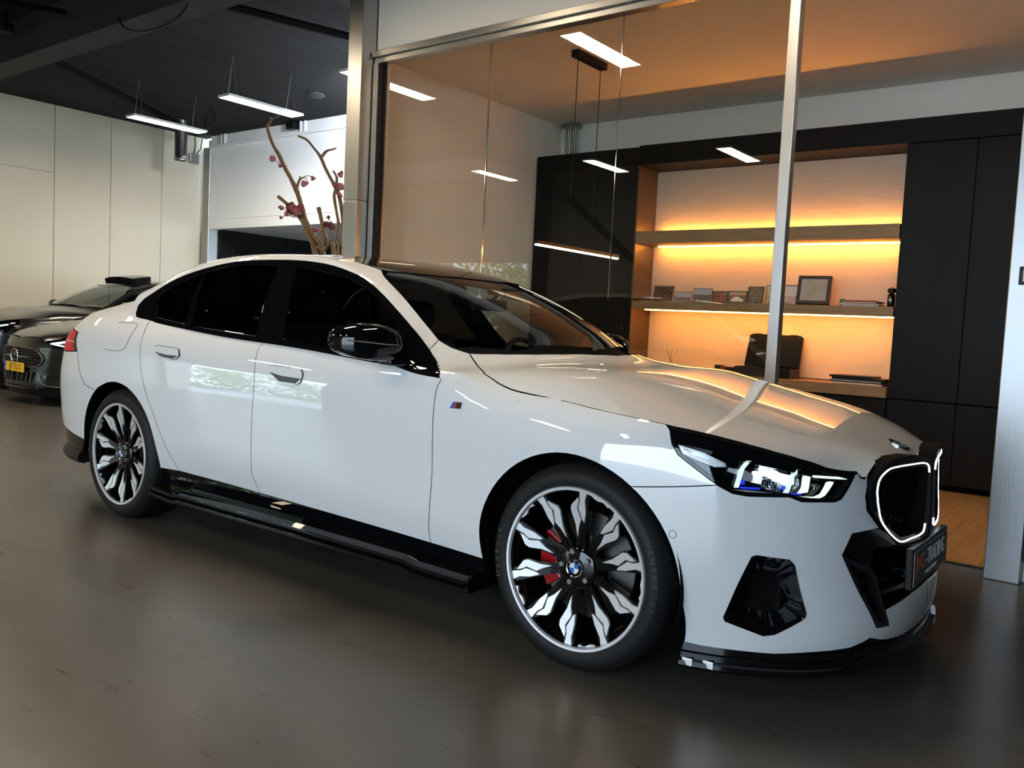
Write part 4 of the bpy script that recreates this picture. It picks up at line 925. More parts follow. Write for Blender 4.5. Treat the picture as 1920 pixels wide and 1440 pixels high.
patch('rear_window', sym([(-3.02, 0), (-3.06, .515), (-3.2, .56), (-3.5, .595), (-3.80, .60), (-3.84, 0)]), top_f, [M['tinted']], car, 0.04, inner=False, outward=np.array([-.3, 0, 1.0]))
patch('boot_lid', sym([(-3.86, 0), (-3.87, .60), (-3.95, tailv[-1][1]), (-4.05, .70), (-4.12, .5), (-4.15, 0)]), top_f, WHT, car, 0.03, outward=np.array([-.3, 0, 1.0]))
patch('cowl', sym([(-.40, 0), (-.46, .32), (-.56, .50), (-.68, .68), (-.84, .70), (-.79, .62), (-.65, .45), (-.53, 0)]), top_f, [M['matt_black'], M['matt_black']], car, 0.04, off=-0.030, outward=np.array([0, 0, 1.0]))
# --- front bumper
vent = T['vent']
intake_l = [(1.078, .576), (.936, .566), (.891, .499), (.975, .372), (1.062, .245), (1.13, .243), (1.115, .30)]
bump = bseam + [(.47, .685), (.524, .68), (.675, .684), (.721, .67), (.859, .669), (.889, .677), (.975, .748)] + [(1.0, .753), (1.045, .750), (1.007, .681), (1.011, .637)] + intake_l + [(1.32, .325), (1.4445, .33), (1.4445, .178), (1.25, .180), (1.12, .192), (1.035, .212), (1.0, .200), (.941, .187), (.85, .182), (.767, .179), (.605, .169), (.455, .165), (.302, .173)] + arch_front[::-1][1:-1]
fb_ = patch('front_bumper', bump, body_f, WHT, car, 0.018, holes=[vent], mirror=True, outward=np.array([1, -1, 0]))
# raised facet edge and sensor on the bumper side
out_b = np.array([1, -1, 0])
for k in (0, 1):
    sgn = 1 if k == 0 else -1
    p, n = pos_b(.271, .535, 0.0012)
    q = MB(); rr_ = []
    for a in np.linspace(0, 2 * PI, 20, endpoint=False):
        pp_, _ = pos_b(.271 + .012 * math.cos(a), .535 + .0125 * math.sin(a), 0.0008); rr_.append((pp_[0], pp_[1] * sgn, pp_[2]))
    q.tube(rr_, 0.0008, 5, True).build('parking_sensor', M['satin_black'], fb_[k])
# vent bowls
def bowl(name, poly, depth, shrink, mat_, parent, mirror=True, fn=body_f, outw=out_b, lip=0.0):
    P = densify(poly, 0.02); n = len(P); c = P.mean(0)
    if isinstance(shrink, tuple): c = c + np.array(shrink[1]); shrink = shrink[0]
    rings = []
    for u in (0, .15, .6, 1.0):
        Q = c + (P - c) * (1 - (1 - shrink) * u)
        N_ = fnorm(fn, Q[:, 0], Q[:, 1]); s = np.sign(np.sum(N_ @ outw)); rings.append(fn(Q[:, 0], Q[:, 1]) + s * N_ * (lip - depth * u))
    for sg in ((1, -1) if mirror else (1,)):
        mb = MB(); vs = [q * np.array([1, sg, 1]) for r in rings for q in r]
        f = [(i * n + j, i * n + (j + 1) % n, (i + 1) * n + (j + 1) % n, (i + 1) * n + j) for i in range(3) for j in range(n)]
        vs.append(np.mean(rings[-1], 0) * np.array([1, sg, 1])); f += [(3 * n + j, 3 * n + (j + 1) % n, len(vs) - 1) for j in range(n)]
        mb.add(vs, f); yield mb.build(name, mat_, parent, True, sharp=50)
list(bowl('air_vent', vent, 0.07, (.55, (.02, -.02)), M['gloss_black'], car, lip=0.002))
# intake: recessed black shell, blades, splitter
inr = [(1.078, .585), (.93, .575), (.882, .50), (1.05, .235), (1.14, .235), (1.12, .22), (1.32, .22), (1.4445, .22), (1.4445, .60), (1.2, .60)]
patch('front_intake', inr, body_f, BLK, car, 0.03, gap=0, off=-0.055, mirror=True, outward=out_b)
patch('intake_blade', T['blade'], body_f, [mat('navy_black_blade', (0.006, 0.008, 0.014), 0.18, 0, 1.0), M['matt_black']], car, 0.015, gap=0, off=0.004, thick=0.03, holes=[[(.925, .468), (.985, .375), (1.066, .265), (1.105, .262), (1.082, .315), (1.050, .405), (1.018, .435)]], mirror=True, outward=out_b)
patch('intake_surround', [(1.078, .576), (.936, .566), (.891, .499), (.935, .497), (1.03, .452), (1.075, .51), (1.2, .50), (1.4445, .44), (1.4445, .52), (1.2, .53)], body_f, BLK, car, 0.02, gap=0, off=-0.012, thick=0.03, mirror=True, outward=out_b)
for zc in (.36, .40):
    patch('intake_bar', [(1.10, zc), (1.4445, zc - .005), (1.4445, zc - .02), (1.10, zc - .014)], body_f, BLK, car, 0.02, gap=0, off=-0.02, thick=0.02, mirror=True, outward=out_b)
def sweep(name, ss, prof, m_, parent, mir=True, zfun=None):
    # prof: (offset outwards, z) swept along the body plan curve
    for sg in ((1, -1) if mir else (1,)):
        vs = []; f = []; n = len(prof)
        for s in ss:
            for (o_, z) in prof:
                z2 = z + (zfun(s) if zfun else 0); p, nn = pos_b(s, max(.1, z2), 0); nn = np.array([nn[0], nn[1], 0]); nn /= np.linalg.norm(nn)
                q = p + nn * o_; vs.append((q[0], q[1] * sg, z2))
        for i in range(len(ss) - 1):
            for j in range(n): f.append((i * n + j, i * n + (j + 1) % n, (i + 1) * n + (j + 1) % n, (i + 1) * n + j))
        f += [tuple(range(n)), tuple(range((len(ss) - 1) * n, len(ss) * n))]
        yield MB().add(vs, f).build(name, m_, parent, True, sharp=35)
list(sweep('front_splitter', np.linspace(.30, .96, 24), [(-.06, .175), (0.0, .172), (.006, .150), (.016, .146), (.020, .128), (.032, .122), (.036, .108), (.03, .098), (-.08, .098)], M['gloss_black'], car))
list(sweep('front_splitter', np.linspace(.975, 1.4445, 16), [(-.06, .178), (.0, .176), (.010, .150), (.030, .140), (.040, .122), (.034, .100), (-.08, .100)], M['gloss_black'], car, zfun=lambda s: 0.0))
for sg in (1,):
    for s in (.315, .385):
        p, n = pos_b(s + .012, .125, .030)
        MB().box(p[0] - .018, p[0] + .018, p[1] * sg - .004, p[1] * sg + .006, .108, .132).build('splitter_clip', M['machined'], car, bevel=.002)
patch('front_undertray', [(.31, .175), (.31, .10), (1.4445, .10), (1.4445, .185), (1.03, .215), (.95, .19)], body_f, [M['satin_black']] * 2, car, 0.04, gap=0, off=-0.012, mirror=True, outward=out_b)
# sill and skirt
patch('side_sill', [(-2.65, .326), (-1.8, .326), (-.703, .300), (-.425, .292), (-.43, .19), (-2.65, .19)], body_f, BLK, car, 0.035, gap=0.001, off=-0.006, mirror=True)
def skirt(sg):
    prof = [(.86, .235), (.915, .228), (.945, .214), (.945, .200), (.925, .196), (.948, .184), (.948, .168), (.92, .160), (.84, .160)]
    xs = [-2.68, -2.62, -2.45, -2.40, -1.5, -.80, -.74, -.47, -.45]; k = [.93, .96, .965, 1, 1, 1, .985, .99, .985]; dz = [.012, .008, 0.0, .012, .016, .012, 0.0, -.004, .004]
    vs = []; f = []; n = len(prof)
    for x, kk, d in zip(xs, k, dz):
        for v, z in prof: vs.append((x, -sg * (.84 + (v - .84) * (kk if v > .9 else 1) * 1.0 if v > .84 else v), z + d))
    for i in range(len(xs) - 1):
        for j in range(n): f.append((i * n + j, i * n + (j + 1) % n, (i + 1) * n + (j + 1) % n, (i + 1) * n + j))
    f += [tuple(range(n)), tuple(range((len(xs) - 1) * n, len(xs) * n))]
    return MB().add(vs, f).build('side_skirt', M['gloss_black'], car, False, bevel=0.0015)
skirt(1); skirt(-1)
list(sweep('rear_skirt', np.linspace(-3.33, -4.1, 14), [(-.05, .30), (.0, .30), (.02, .285), (.035, .262), (.03, .235), (-.05, .235)], M['satin_black'], car))
# inner shell that closes every gap
sh = [(-2.64, .30), (-2.47, .31), (-.70, .28), (-.43, .28)] + archF[1:] + [(.302, .16), (.86, .16), (.86, .64), (.5, .66), (.33, .70), (.26, .80)] + ztl(.2, -4.69, 60) + [(-4.69, .22), (-3.40, .22)] + archR[1:]
patch('inner_shell', [(a, b - .012 if b > .9 else b) for a, b in sh], body_f, [M['matt_black']] * 2, car, 0.06, gap=0.004, off=-0.030, thick=0.02, holes=[[(q[0] * 1.0, q[1]) for q in densify([(.40, .21), (.77, .21), (.77, .52), (.40, .52)], .06)]], mirror=True)
for sg in (1, -1):
    for (cx, cz, r) in ((AF[0], AF[1], RF_), (AR[0], AR[1], RR)):
        mb = MB(); seg = 40
        mb.lathe([(r + .012, -.885 if cx > -1 else -.84), (r + .012, -.60), (.05, -.60)], seg, 'y', (cx, 0, cz), (-.30 if cx < -1 else -.35, PI + (.30 if cx > -1 else .0)))
        for i, v in enumerate(mb.v): mb.v[i] = (v[0], v[1] * sg, v[2])
        mb.build('wheel_liner', M['matt_black'], car, True)
box('floor_pan', -4.05, .62, -.60, .60, .15, .20, M['matt_black'], car)
box('floor_pan', -2.58, -.45, -.84, .84, .165, .22, M['matt_black'], car)
MB().box(.30, .62, -.66, .66, .17, .70).box(.30, .72, -.50, .50, .18, .70).box(.55, .775, -.40, .40, .25, .72).build('crash_structure', M['matt_black'], car)
# --- door handles, fuel flap, badges
for nm, cup, dr_ in (('handleF', 'cupF', fd), ('handleR', 'cupR', rd)):
    for k in (0, 1):
        sgn = 1 if k == 0 else -1
        a = patch('door_handle', smooth_line(T[nm] + T[nm][:1], 3)[:-1], body_f, WHT, dr_[0], 0.01, gap=0, off=0.007, thick=0.007, mirror=dr_[1]) if k == 0 else None
    patch('handle_shade_patch', T[cup], body_f, [mat('painted_recess_shade', (0.05, 0.05, 0.055), 0.3)] * 2, dr_[0], 0.01, gap=0, off=0.0078, thick=0.002, mirror=dr_[1])  # dark patch on the handle, paints the shade of the grip hollow
def outline(name, poly, r, m_, off=0.0005, closed=True, parent=car, fn=body_f, outw=np.array([0, -1, .3])):
    P = densify(poly, 0.012) if closed else np.array(smooth_line(poly, 5)); N_ = fnorm(fn, P[:, 0], P[:, 1]); s = np.sign(np.sum(N_ @ outw)); Q = fn(P[:, 0], P[:, 1]) + s * N_ * off
    for sg in (1, -1): MB().tube([q * np.array([1, sg, 1]) for q in Q], r, 5, closed).build(name, m_, parent, True)
for g_, c_ in ((gq, 1), (gr, 1), (gf, 1)): outline('window_seal', g_, 0.0028, M['gloss_black'], off=.001, fn=top_f, outw=up)
outline('fuel_flap', smooth_line(T['fuel'], 4), 0.0013, M['satin_black'], closed=False)
outline('handle_edge', smooth_line(T['handleF'][1:6], 3), 0.0012, M['satin_black'], off=.007, closed=False)
outline('handle_edge', smooth_line(T['handleR'][1:6], 3), 0.0012, M['satin_black'], off=.007, closed=False)
bdg = T['badge']; A_ = [np.array(q) for q in bdg]
def bq(u0, u1): 
    lo = lambda u: A_[0] + (A_[3] - A_[0]) * u; hi = lambda u: A_[1] + (A_[2] - A_[1]) * u
    return [tuple(lo(u0)), tuple(hi(u0)), tuple(hi(u1)), tuple(lo(u1))]
for (u0, u1, c) in ((0, .16, (.08, .25, .6)), (.16, .32, (.02, .04, .2)), (.32, .5, (.6, .02, .03)), (.5, 1, (.01, .01, .012))):
    patch('side_badge', bq(u0, u1), body_f, [mat('badge_enamel_%d' % int(u0 * 100), c, .3)] * 2, car, 0.02, gap=0, off=.003, thick=.003, mirror=True)
# hood roundel
def roundel(parent, c, nrm, r, nm='emblem'):
    nrm = np.array(nrm, float); nrm /= np.linalg.norm(nrm); e1 = np.cross((0, 1, 0.01), nrm); e1 /= np.linalg.norm(e1); e2 = np.cross(nrm, e1); c = np.array(c, float)
    rt = thing(nm, 'x', 'x'); 
    del rt['label']; del rt['category']; rt.parent = parent
    def ring(r0, r1, h, m_, a0=0, a1=2 * PI, seg=32, nm2='ring'):
        vs = []; f = []
        for i in range(seg + 1):
            a = a0 + (a1 - a0) * i / seg; d = math.cos(a) * e1 + math.sin(a) * e2
            vs += [c + d * r0 + nrm * h, c + d * r1 + nrm * h, c + d * r1]
        for i in range(seg): f += [(3 * i, 3 * i + 1, 3 * i + 4, 3 * i + 3), (3 * i + 1, 3 * i + 2, 3 * i + 5, 3 * i + 4)]
        MB().add(vs, f).build(nm2, m_, rt)
    ring(r * .93, r, .0035, M['chrome']); ring(r * .60, r * .93, .003, M['gloss_black']); ring(r * .55, r * .60, .0034, M['chrome'])
    for k in range(4): ring(0.0001, r * .55, .0031, M['enamel_blue'] if k % 2 else M['enamel_white'], k * PI / 2, (k + 1) * PI / 2, 8, 'quadrant')
    for k, ch in enumerate('BMW'):
        a = PI / 2 + (1 - k) * 0.75; d = math.cos(a) * e1 + math.sin(a) * e2; p = c + d * r * .765 + nrm * .0034
        o = text_obj('letter', ch, r * .36, (0, 0, 0), (0, 0, 0), M['chrome'], rt, .0003)
        up_ = d; rt_ = np.cross(up_, nrm)
        o.matrix_world = Matrix(((rt_[0], up_[0], nrm[0], p[0]), (rt_[1], up_[1], nrm[1], p[1]), (rt_[2], up_[2], nrm[2], p[2]), (0, 0, 0, 1)))
    return rt
M['enamel_blue'] = mat('enamel_blue', (0.02, 0.13, 0.5), 0.15, 0, 1.0); M['enamel_white'] = mat('enamel_white', (0.75, 0.75, 0.75), 0.15, 0, 1.0)
ex = .785; zz = float(H(ex, 0)); sl = (float(H(ex + .02, 0)) - float(H(ex - .02, 0))) / .04
roundel(car, (ex, 0, zz + .001), (-sl, 0, 1), .041, 'hood_emblem')
# ================================================================ GRILLE
surr = [(.012, .745), (.05, .772), (.18, .797), (.30, .797), (.380, .787), (.430, .756), (.468, .731), (.478, .70), (.472, .677), (.462, .631), (.383, .560), (.30, .510), (.234, .470), (.06, .452), (.012, .47)]
ringp = [(.047, .725), (.060, .750), (.12, .764), (.24, .768), (.34, .767), (.39, .760), (.434, .735), (.447, .700), (.444, .672), (.436, .640), (.405, .584), (.298, .516), (.20, .512), (.085, .516), (.066, .545)]
ko = np.array([1.0, -.3, 0])
hole = [(v * .965 + .004 if v > .2 else v + .014, z + (-.012 if z > .7 else (.012 if z < .56 else 0))) for v, z in ringp]
kids = []
for side, sg in (('right', 1), ('left', -1)):
    t = bpy.data.objects.new('kidney_grille', None); COL.objects.link(t); t.parent = car; kids.append(t)
sr = patch('grille_surround', surr, kid_f, BLK, kids[0], 0.02, gap=0, off=0.012, thick=0.07, holes=[hole], mirror=kids[1], outward=ko)
patch('grille_back', [(v, z) for v, z in hole], kid_f, [M['matt_black']] * 2, kids[0], 0.05, gap=-.01, off=-0.075, thick=0.01, mirror=kids[1], outward=ko)
def kp(v, z, off):
    a, b_ = np.array([v]), np.array([z]); n = fnorm(kid_f, a, b_)[0]; n = n * np.sign(n[0]); return kid_f(a, b_)[0] + n * off
rp = densify(smooth_line(ringp, 3), .02)
for k, sg in ((0, 1), (1, -1)):
    pts = [kp(v, z, .013) * np.array([1, sg, 1]) for v, z in smooth_line(ringp, 4)]
    MB().tube(pts, .0022, 8).build('light_contour', M['led_white'], kids[k], True)
    for i in range(10):
        v = .085 + i * .0385
        zs_ = [z for z in np.linspace(.5, .775, 120) if inside(np.array([[v, z]]), hole)[0]]
        if len(zs_) < 8: continue
        z0, z1 = zs_[0], zs_[-1]; mb = MB(); n = 10; vs = []; f = []
        for j in range(n + 1):
            u = j / n; z = z0 + (z1 - z0) * u; of = -.012 - .018 * math.sin(PI * u) ** .5 * 0 - .03 * (1 - u) ** 2
            vs += [kp(v - .006, z, of - .032), kp(v - .005, z, of - .003), kp(v, z, of), kp(v + .005, z, of - .003), kp(v + .006, z, of - .032)]
        for j in range(n): f += [(5 * j + q_, 5 * j + q_ + 1, 5 * j + q_ + 6, 5 * j + q_ + 5) for q_ in range(4)]
        mb.add([q * np.array([1, sg, 1]) for q in vs], f).build('grille_slat', M['gloss_black'], kids[k])
MB().box(.80, .885, -.012, .012, .46, .735).build('grille_divider', M['gloss_black'], car, bevel=.004)
# number plate with its holder
pl_ = bpy.data.objects.new('number_plate', None); COL.objects.link(pl_); pl_.parent = car; pl_.location = (.918, 0, .418); pl_.rotation_euler = (0, math.radians(-2), 0)
MB().box(-.02, .004, -.272, .272, -.070, .070).build('plate_holder', M['satin_black'], pl_, bevel=.004)
MB().box(.004, .006, -.262, .262, -.058, .058).build('plate', mat('black_plate_face', (.007, .007, .008), .5, spec=.2), pl_, bevel=.0006)
MB().box(.006, .0068, -.262, -.2595, -.058, .058).box(.006, .0068, -.262, .262, .056, .058).build('plate_edge', M['lamp_frame'], pl_)
redt = mat('red_lettering', (.55, .01, .02), .4); wht = mat('white_lettering', (.8, .8, .8), .4)
R90 = (PI / 2, 0, PI / 2)
text_obj('lettering', 'JVG', .082, (.0065, -.232, .008), R90, redt, pl_, .0006, 'LEFT', 1.0)
text_obj('lettering', '-TRADING', .082, (.0065, -.085, .008), R90, wht, pl_, .0006, 'LEFT', .78)
text_obj('lettering', 'www.jvg-trading.nl', .024, (.0065, 0, -.038), R90, wht, pl_, .0004, 'CENTER', 1.0)
box('plate_bracket', .80, .90, -.20, .20, .372, .40, M['satin_black'], car)
# ================================================================ HEADLAMPS
hl = []
for sg in (1, -1):
    t = bpy.data.objects.new('headlamp', None); COL.objects.link(t); t.parent = car; hl.append(t)
LB = np.array([1, -1, 0.3])
lp = lamp_poly
def in_poly(P, d): return [tuple(q) for q in inset(densify(P, .03), d)]
patch('lamp_rim', lp, body_f, BLK, hl[0], 0.015, gap=0.001, off=0.0, thick=0.05, holes=[in_poly(lp, .011)], mirror=hl[1], outward=LB)
patch('lens', in_poly(lp, .010), body_f, [M['lens']], hl[0], 0.03, gap=0, off=-0.002, inner=False, mirror=hl[1], outward=LB)
patch('lamp_housing', in_poly(lp, .006), body_f, BLK, hl[0], 0.03, gap=0, off=-0.055, thick=.005, mirror=hl[1], outward=LB)
patch('eyelid', [(.272, .853), (.341, .846), (.436, .831), (.533, .816), (.633, .799), (.737, .781), (.847, .760), (.94, .744), (.90, .735), (.8, .745), (.7, .762), (.6, .775), (.5, .790), (.40, .812), (.30, .828), (.278, .832)], body_f, [M['gloss_black']] * 2, hl[0], 0.02, gap=0, off=-0.014, thick=.03, mirror=hl[1], outward=LB)
def lp_part(nm, key, m_, off, th=.008, **kw): patch(nm, T[key], body_f, [m_] * 2, hl[0], 0.02, gap=0, off=off, thick=th, mirror=hl[1], outward=LB, **kw)
sv = mat('silver_reflector', (.6, .6, .6), .3, .6)
lp_part('silver_blade', 'silver', sv, -.012, .014)
lp_part('silver_blade', 'silver2', mat('bright_trim_white', (.85, .85, .85), .25), -.010, .006)
lp_part('signature_light', 'bar1', mat('lit_frosted_bar', (.6, .7, .62), .4, emit=(.8, 1, .85), es=.55), -.014, .02)
lp_part('signature_light', 'bar2', bpy.data.materials['lit_frosted_bar'], -.014, .02)
lp_part('reflector', 'bowl', mat('lamp_reflector_chrome', (.45, .47, .5), .18, 1.0, bump=(60, .9, (1, 1, 1))), -.040, .01)
lp_part('reflector', 'box1', bpy.data.materials['silver_reflector'], -.03, .02)
lp_part('projector', 'proj', M['led_drl'], -.030, .01)
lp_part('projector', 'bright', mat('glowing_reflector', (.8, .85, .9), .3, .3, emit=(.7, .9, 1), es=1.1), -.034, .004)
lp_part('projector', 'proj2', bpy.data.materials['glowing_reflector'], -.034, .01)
lp_part('light_guide', 'el1', mat('lit_edge_guide', (.7, .8, .8), .3, emit=(.85, .95, .9), es=.75), -.016, .02)
lp_part('light_guide', 'el2', bpy.data.materials['lit_edge_guide'], -.016, .015)
lp_part('light_guide', 'rim2', bpy.data.materials['lit_edge_guide'], -.008, .006)
lp_part('reflector', 'bulb', bpy.data.materials['lamp_reflector_chrome'], -.035, .006)
for k in ('blue1', 'blue2', 'blue3', 'blue4'): lp_part('blue_insert', k, M['blue_light'], -.026, .006)
lp_part('lower_trim', 'chin', bpy.data.materials['silver_reflector'], -.012, .01)
ik = np.mean(np.array(T['ink']), 0); p_, n_ = pos_b(ik[0], ik[1], -.0015)
d_ = pos_b(ik[0] + .02, ik[1] - .009, -.0015)[0] - p_; d_ /= np.linalg.norm(d_); u_ = np.cross(n_, d_)
o_ = text_obj('lettering', 'LED', .012, (0, 0, 0), (0, 0, 0), M['satin_black'], hl[0], .0003, 'CENTER', 1.4)
p_ = p_ - n_ * .008
o_.matrix_world = Matrix(((d_[0], u_[0], n_[0], p_[0]), (d_[1], u_[1], n_[1], p_[1]), (d_[2], u_[2], n_[2], p_[2]), (0, 0, 0, 1)))
# ================================================================ MIRRORS
def mirror_(sg):
    t = bpy.data.objects.new('door_mirror', None); COL.objects.link(t); t.parent = car
    mb = MB(); rings = []
    # cross-sections from the door outward: (v, x centre, half x, z bottom, z top)
    for v, xc, hx, zb, zt in ((.900, -.930, .050, 1.030, 1.112), (.925, -.940, .072, 1.014, 1.136), (.97, -.952, .086, 1.008, 1.150), (1.03, -.968, .090, 1.010, 1.152), (1.09, -.986, .084, 1.018, 1.143), (1.125, -1.002, .070, 1.034, 1.128), (1.145, -1.016, .042, 1.054, 1.106)):
        r = []
        for a in np.linspace(0, 2 * PI, 28, endpoint=False):
            ca, sa = math.cos(a), math.sin(a); e = .52
            px = math.copysign(abs(ca) ** e, ca); pz = math.copysign(abs(sa) ** e, sa)
            if px < 0: px *= .75
            r.append((xc + hx * px, -sg * v, (zb + zt) / 2 + (zt - zb) / 2 * pz - .012 * (px if px > 0 else 0)))
        rings.append(r)
    vs = [q for r in rings for q in r]; n = 28
    f = [(i * n + j, i * n + (j + 1) % n, (i + 1) * n + (j + 1) % n, (i + 1) * n + j) for i in range(len(rings) - 1) for j in range(n)]
    f += [tuple(range(n)), tuple(range((len(rings) - 1) * n, len(rings) * n))]
    o = mb.add(vs, f).build('housing', M['gloss_black'], t, True, sharp=60)
    MB().tube([(-.866, -sg * .935, 1.070), (-.869, -sg * 1.0, 1.072), (-.880, -sg * 1.05, 1.076), (-.905, -sg * 1.105, 1.080), (-.945, -sg * 1.135, 1.083)], .0028, 6).build('indicator_strip', M['steel_dark'], t, True)
    MB().prism([(-.94, .885), (-.85, .880), (-.87, .925), (-.90, .955), (-.97, .95)], .03, (0, 0, .988), (1, 0, 0), (0, -sg, 0), (0, 0, 1)).build('foot', M['gloss_black'], t, bevel=.008)
    box('mirror_glass', -1.036, -1.031, min(-sg * .94, -sg * 1.10), max(-sg * .94, -sg * 1.10), 1.035, 1.13, M['chrome'], t)
mirror_(1); mirror_(-1)
fm = [o for o in bpy.data.objects if o.name.startswith('door_mirror')][-1]; fa = math.radians(62); hx, hy = -.95, .895; fm.rotation_euler = (0, 0, fa); fm.location = (hx - (hx * math.cos(fa) - hy * math.sin(fa)), hy - (hx * math.sin(fa) + hy * math.cos(fa)), 0)   # far mirror folded in
# mirror sail (black corner of the door window)
# ================================================================ WHEELS
def arc_letters(name, s, r, a_mid, step, size, m_, parent, y):
    # letters round the tyre wall, reading clockwise when seen from outside (-y)
    n = len(s)
    for i, ch in enumerate(s):
        if ch == ' ': continue
        a = a_mid - (i - (n - 1) / 2) * step
        o = text_obj(name, ch, size, (0, 0, 0), (0, 0, 0), m_, parent, .0008)
        upv = Vector((math.cos(a), 0, math.sin(a))); nv = Vector((0, -1, 0)); rt_ = upv.cross(nv)
        o.matrix_local = Matrix(((rt_.x, upv.x, nv.x, r * math.cos(a)), (rt_.y, upv.y, nv.y, y), (rt_.z, upv.z, nv.z, r * math.sin(a)), (0, 0, 0, 1)))
def wheel(parent_car, loc, spin, outer_y, letters=False, wid=.25):
    t = bpy.data.objects.new('wheel', None); COL.objects.link(t); t.parent = parent_car; t.location = loc
    RO, RI = .358, .277
    w_ = wid
    prof = [(RI - .004, .012), (RI + .006, .002), (RI + .020, -.004), (RI + .045, -.002), (RO - .028, .004), (RO - .012, .018), (RO - .003, .038), (RO, .06), (RO, w_ - .06), (RO - .004, w_ - .038), (RO - .02, w_ - .01), (RI + .01, w_), (RI - .004, w_ - .01)]
    MB().lathe(prof, 96).build('tyre', M['rubber'], t, True, sharp=50)
    # tread blocks edges on the shoulder
    tb_ = MB()
    for k in range(72):
        a = 2 * PI * k / 72; c, s = math.cos(a), math.sin(a)
        R_ = RO + .0012; d = .0075; tx, tz = -s * .0018, c * .0018
        v = [(c * R_ * 1 - tx, .030, s * R_ - tz), (c * R_ + tx, .030, s * R_ + tz), (c * R_ + tx, .10, s * R_ + tz), (c * R_ - tx, .10, s * R_ - tz)]
        tb_.add(v, [(0, 1, 2, 3)])
    q = tb_.build('tread_groove', M['matt_black'], t); q['kind'] = 'stuff'
    for yy in (.085, .125, .165): MB().lathe([(RO + .0008, yy - .004), (RO + .001, yy + .004)], 72).build('tread_groove', M['matt_black'], t)
    MB().lathe([(RI + .004, .003), (RI + .001, -.002), (RI - .007, -.001), (RI - .010, .005), (RI - .011, .012)], 96).build('rim_lip', M['machined'], t, True)
    MB().lathe([(RI - .010, .008), (RI - .016, .02), (RI - .022, .05), (RI - .03, .12), (RI - .03, w_ - .02), (RI, w_ - .01)], 96).build('rim_barrel', M['gloss_black'], t, True)
    MB().lathe([(0, .13), (.12, .13), (.12, .12), (.075, .118)], 48).lathe([(.10, .105), (.187, .105), (.187, .135), (.10, .135), (.10, .105)], 72).build('brake_disc', M['disc'], t, True)
    # caliper
    cal = MB()
    pts = []
    for a in np.linspace(math.radians(150), math.radians(215), 12): pts.append((.190 * math.cos(a), .190 * math.sin(a)))
    for a in np.linspace(math.radians(215), math.radians(150), 12): pts.append((.12 * math.cos(a), .12 * math.sin(a)))
    cal.prism(pts, .06, (0, .085, 0), (1, 0, 0), (0, 0, 1), (0, 1, 0)).build('brake_caliper', M['red'], t, bevel=.004)
    # spokes
    def pol(r, deg): return (r * math.cos(math.radians(deg)), r * math.sin(math.radians(deg)))
    def face_y(r):     # concave face: hub recessed
        u = np.clip((r - .03) / .24, 0, 1); return .040 - .030 * u ** 1.5
    def plate3(pts, y_off, th, nm, m_, par, bev=.0012):
        P = [pol(r, a) + (r,) for r, a in pts]; n = len(P)
        A = [(x, face_y(r) + y_off, z) for x, z, r in P]; B2 = [(x * 1.0, face_y(r) + y_off + th, z) for x, z, r in P]
        mb = MB().add(A + B2, [tuple(range(n)), tuple(range(2 * n - 1, n - 1, -1))] + [(i, n + i, n + (i + 1) % n, (i + 1) % n) for i in range(n)])
        # triangulate caps for non planar rings
        me = me_from(mb.v, mb.f); bm = bmesh.new(); bm.from_mesh(me)
        bmesh.ops.triangulate(bm, faces=[f for f in bm.faces if len(f.verts) > 4]); bmesh.ops.recalc_face_normals(bm, faces=bm.faces); bm.to_mesh(me); bm.free()
        return link(nm, me, m_, par)
    for k in range(10):
        base = spin + 36 * k; m_ = 1 if k % 2 == 0 else -1
        g = lambda pts: [(r, base + m_ * a) for r, a in (pts if m_ == 1 else pts[::-1])]
        # black spoke body: leg, kink and foot
        body_ = [(.030, -17), (.08, -13), (.12, -8.5), (.155, -7.5), (.205, -7), (.274, -7), (.274, 2.6), (.240, 5), (.218, 11.2), (.196, 12.6), (.165, 10.5), (.12, 10), (.08, 14), (.030, 18)]
        sp = plate3(g(body_), .006, .030, 'spoke', M['gloss_black'], t)
        cart = lambda q: [(math.hypot(u, w2), math.degrees(math.atan2(w2, u))) for u, w2 in q]
        plate3(g(cart([(.2735, -.026), (.2735, .006), (.232, .004), (.210, .010), (.168, -.008), (.160, -.016), (.196, -.020), (.240, -.016)])), .0, .012, 'machined_face', M['machined'], sp)
        plate3(g(cart([(.246, .010), (.214, .038), (.196, .040), (.150, .020), (.104, .010), (.140, .006), (.170, -.002), (.206, .016), (.228, .010)])), .0, .012, 'machined_face', M['machined'], sp)
        plate3(g([(.060, -3), (.11, 0), (.135, 3.4), (.15, 1.0), (.135, -3), (.10, -3.5)]), .003, .012, 'spoke_rib', M['gloss_black'], sp)
    for k in range(5):
        base = spin + 72 * k - 18
        plate3([(.2745, base - 8), (.2745, base + 8), (.262, base + 8), (.257, base + 3), (.264, base - 2), (.258, base - 7)], .001, .012, 'rim_accent', M['machined'], t)
    MB().lathe([(0, .028), (.062, .030), (.074, .040), (.078, .07), (0.05, .10), (0, .10)], 40).build('hub', M['gloss_black'], t, True)
    for k in range(5):
        x, z = pol(.056, spin + 72 * k + 18)
        MB().lathe([(0, .020), (.009, .020), (.0105, .024), (.0105, .035)], 6, 'y', (x, 0, z)).build('wheel_bolt', M['steel_dark'], t)
    # hub cap roundel
    cc = bpy.data.objects.new('hub_cap', None); COL.objects.link(cc); cc.parent = t
    MB().lathe([(.0285, .0165), (.031, .015), (.033, .018), (.033, .035)], 40).build('cap_ring', M['chrome'], cc, True)
    MB().lathe([(.0, .0178), (.029, .0172)], 40).build('cap_disc', M['gloss_black'], cc)
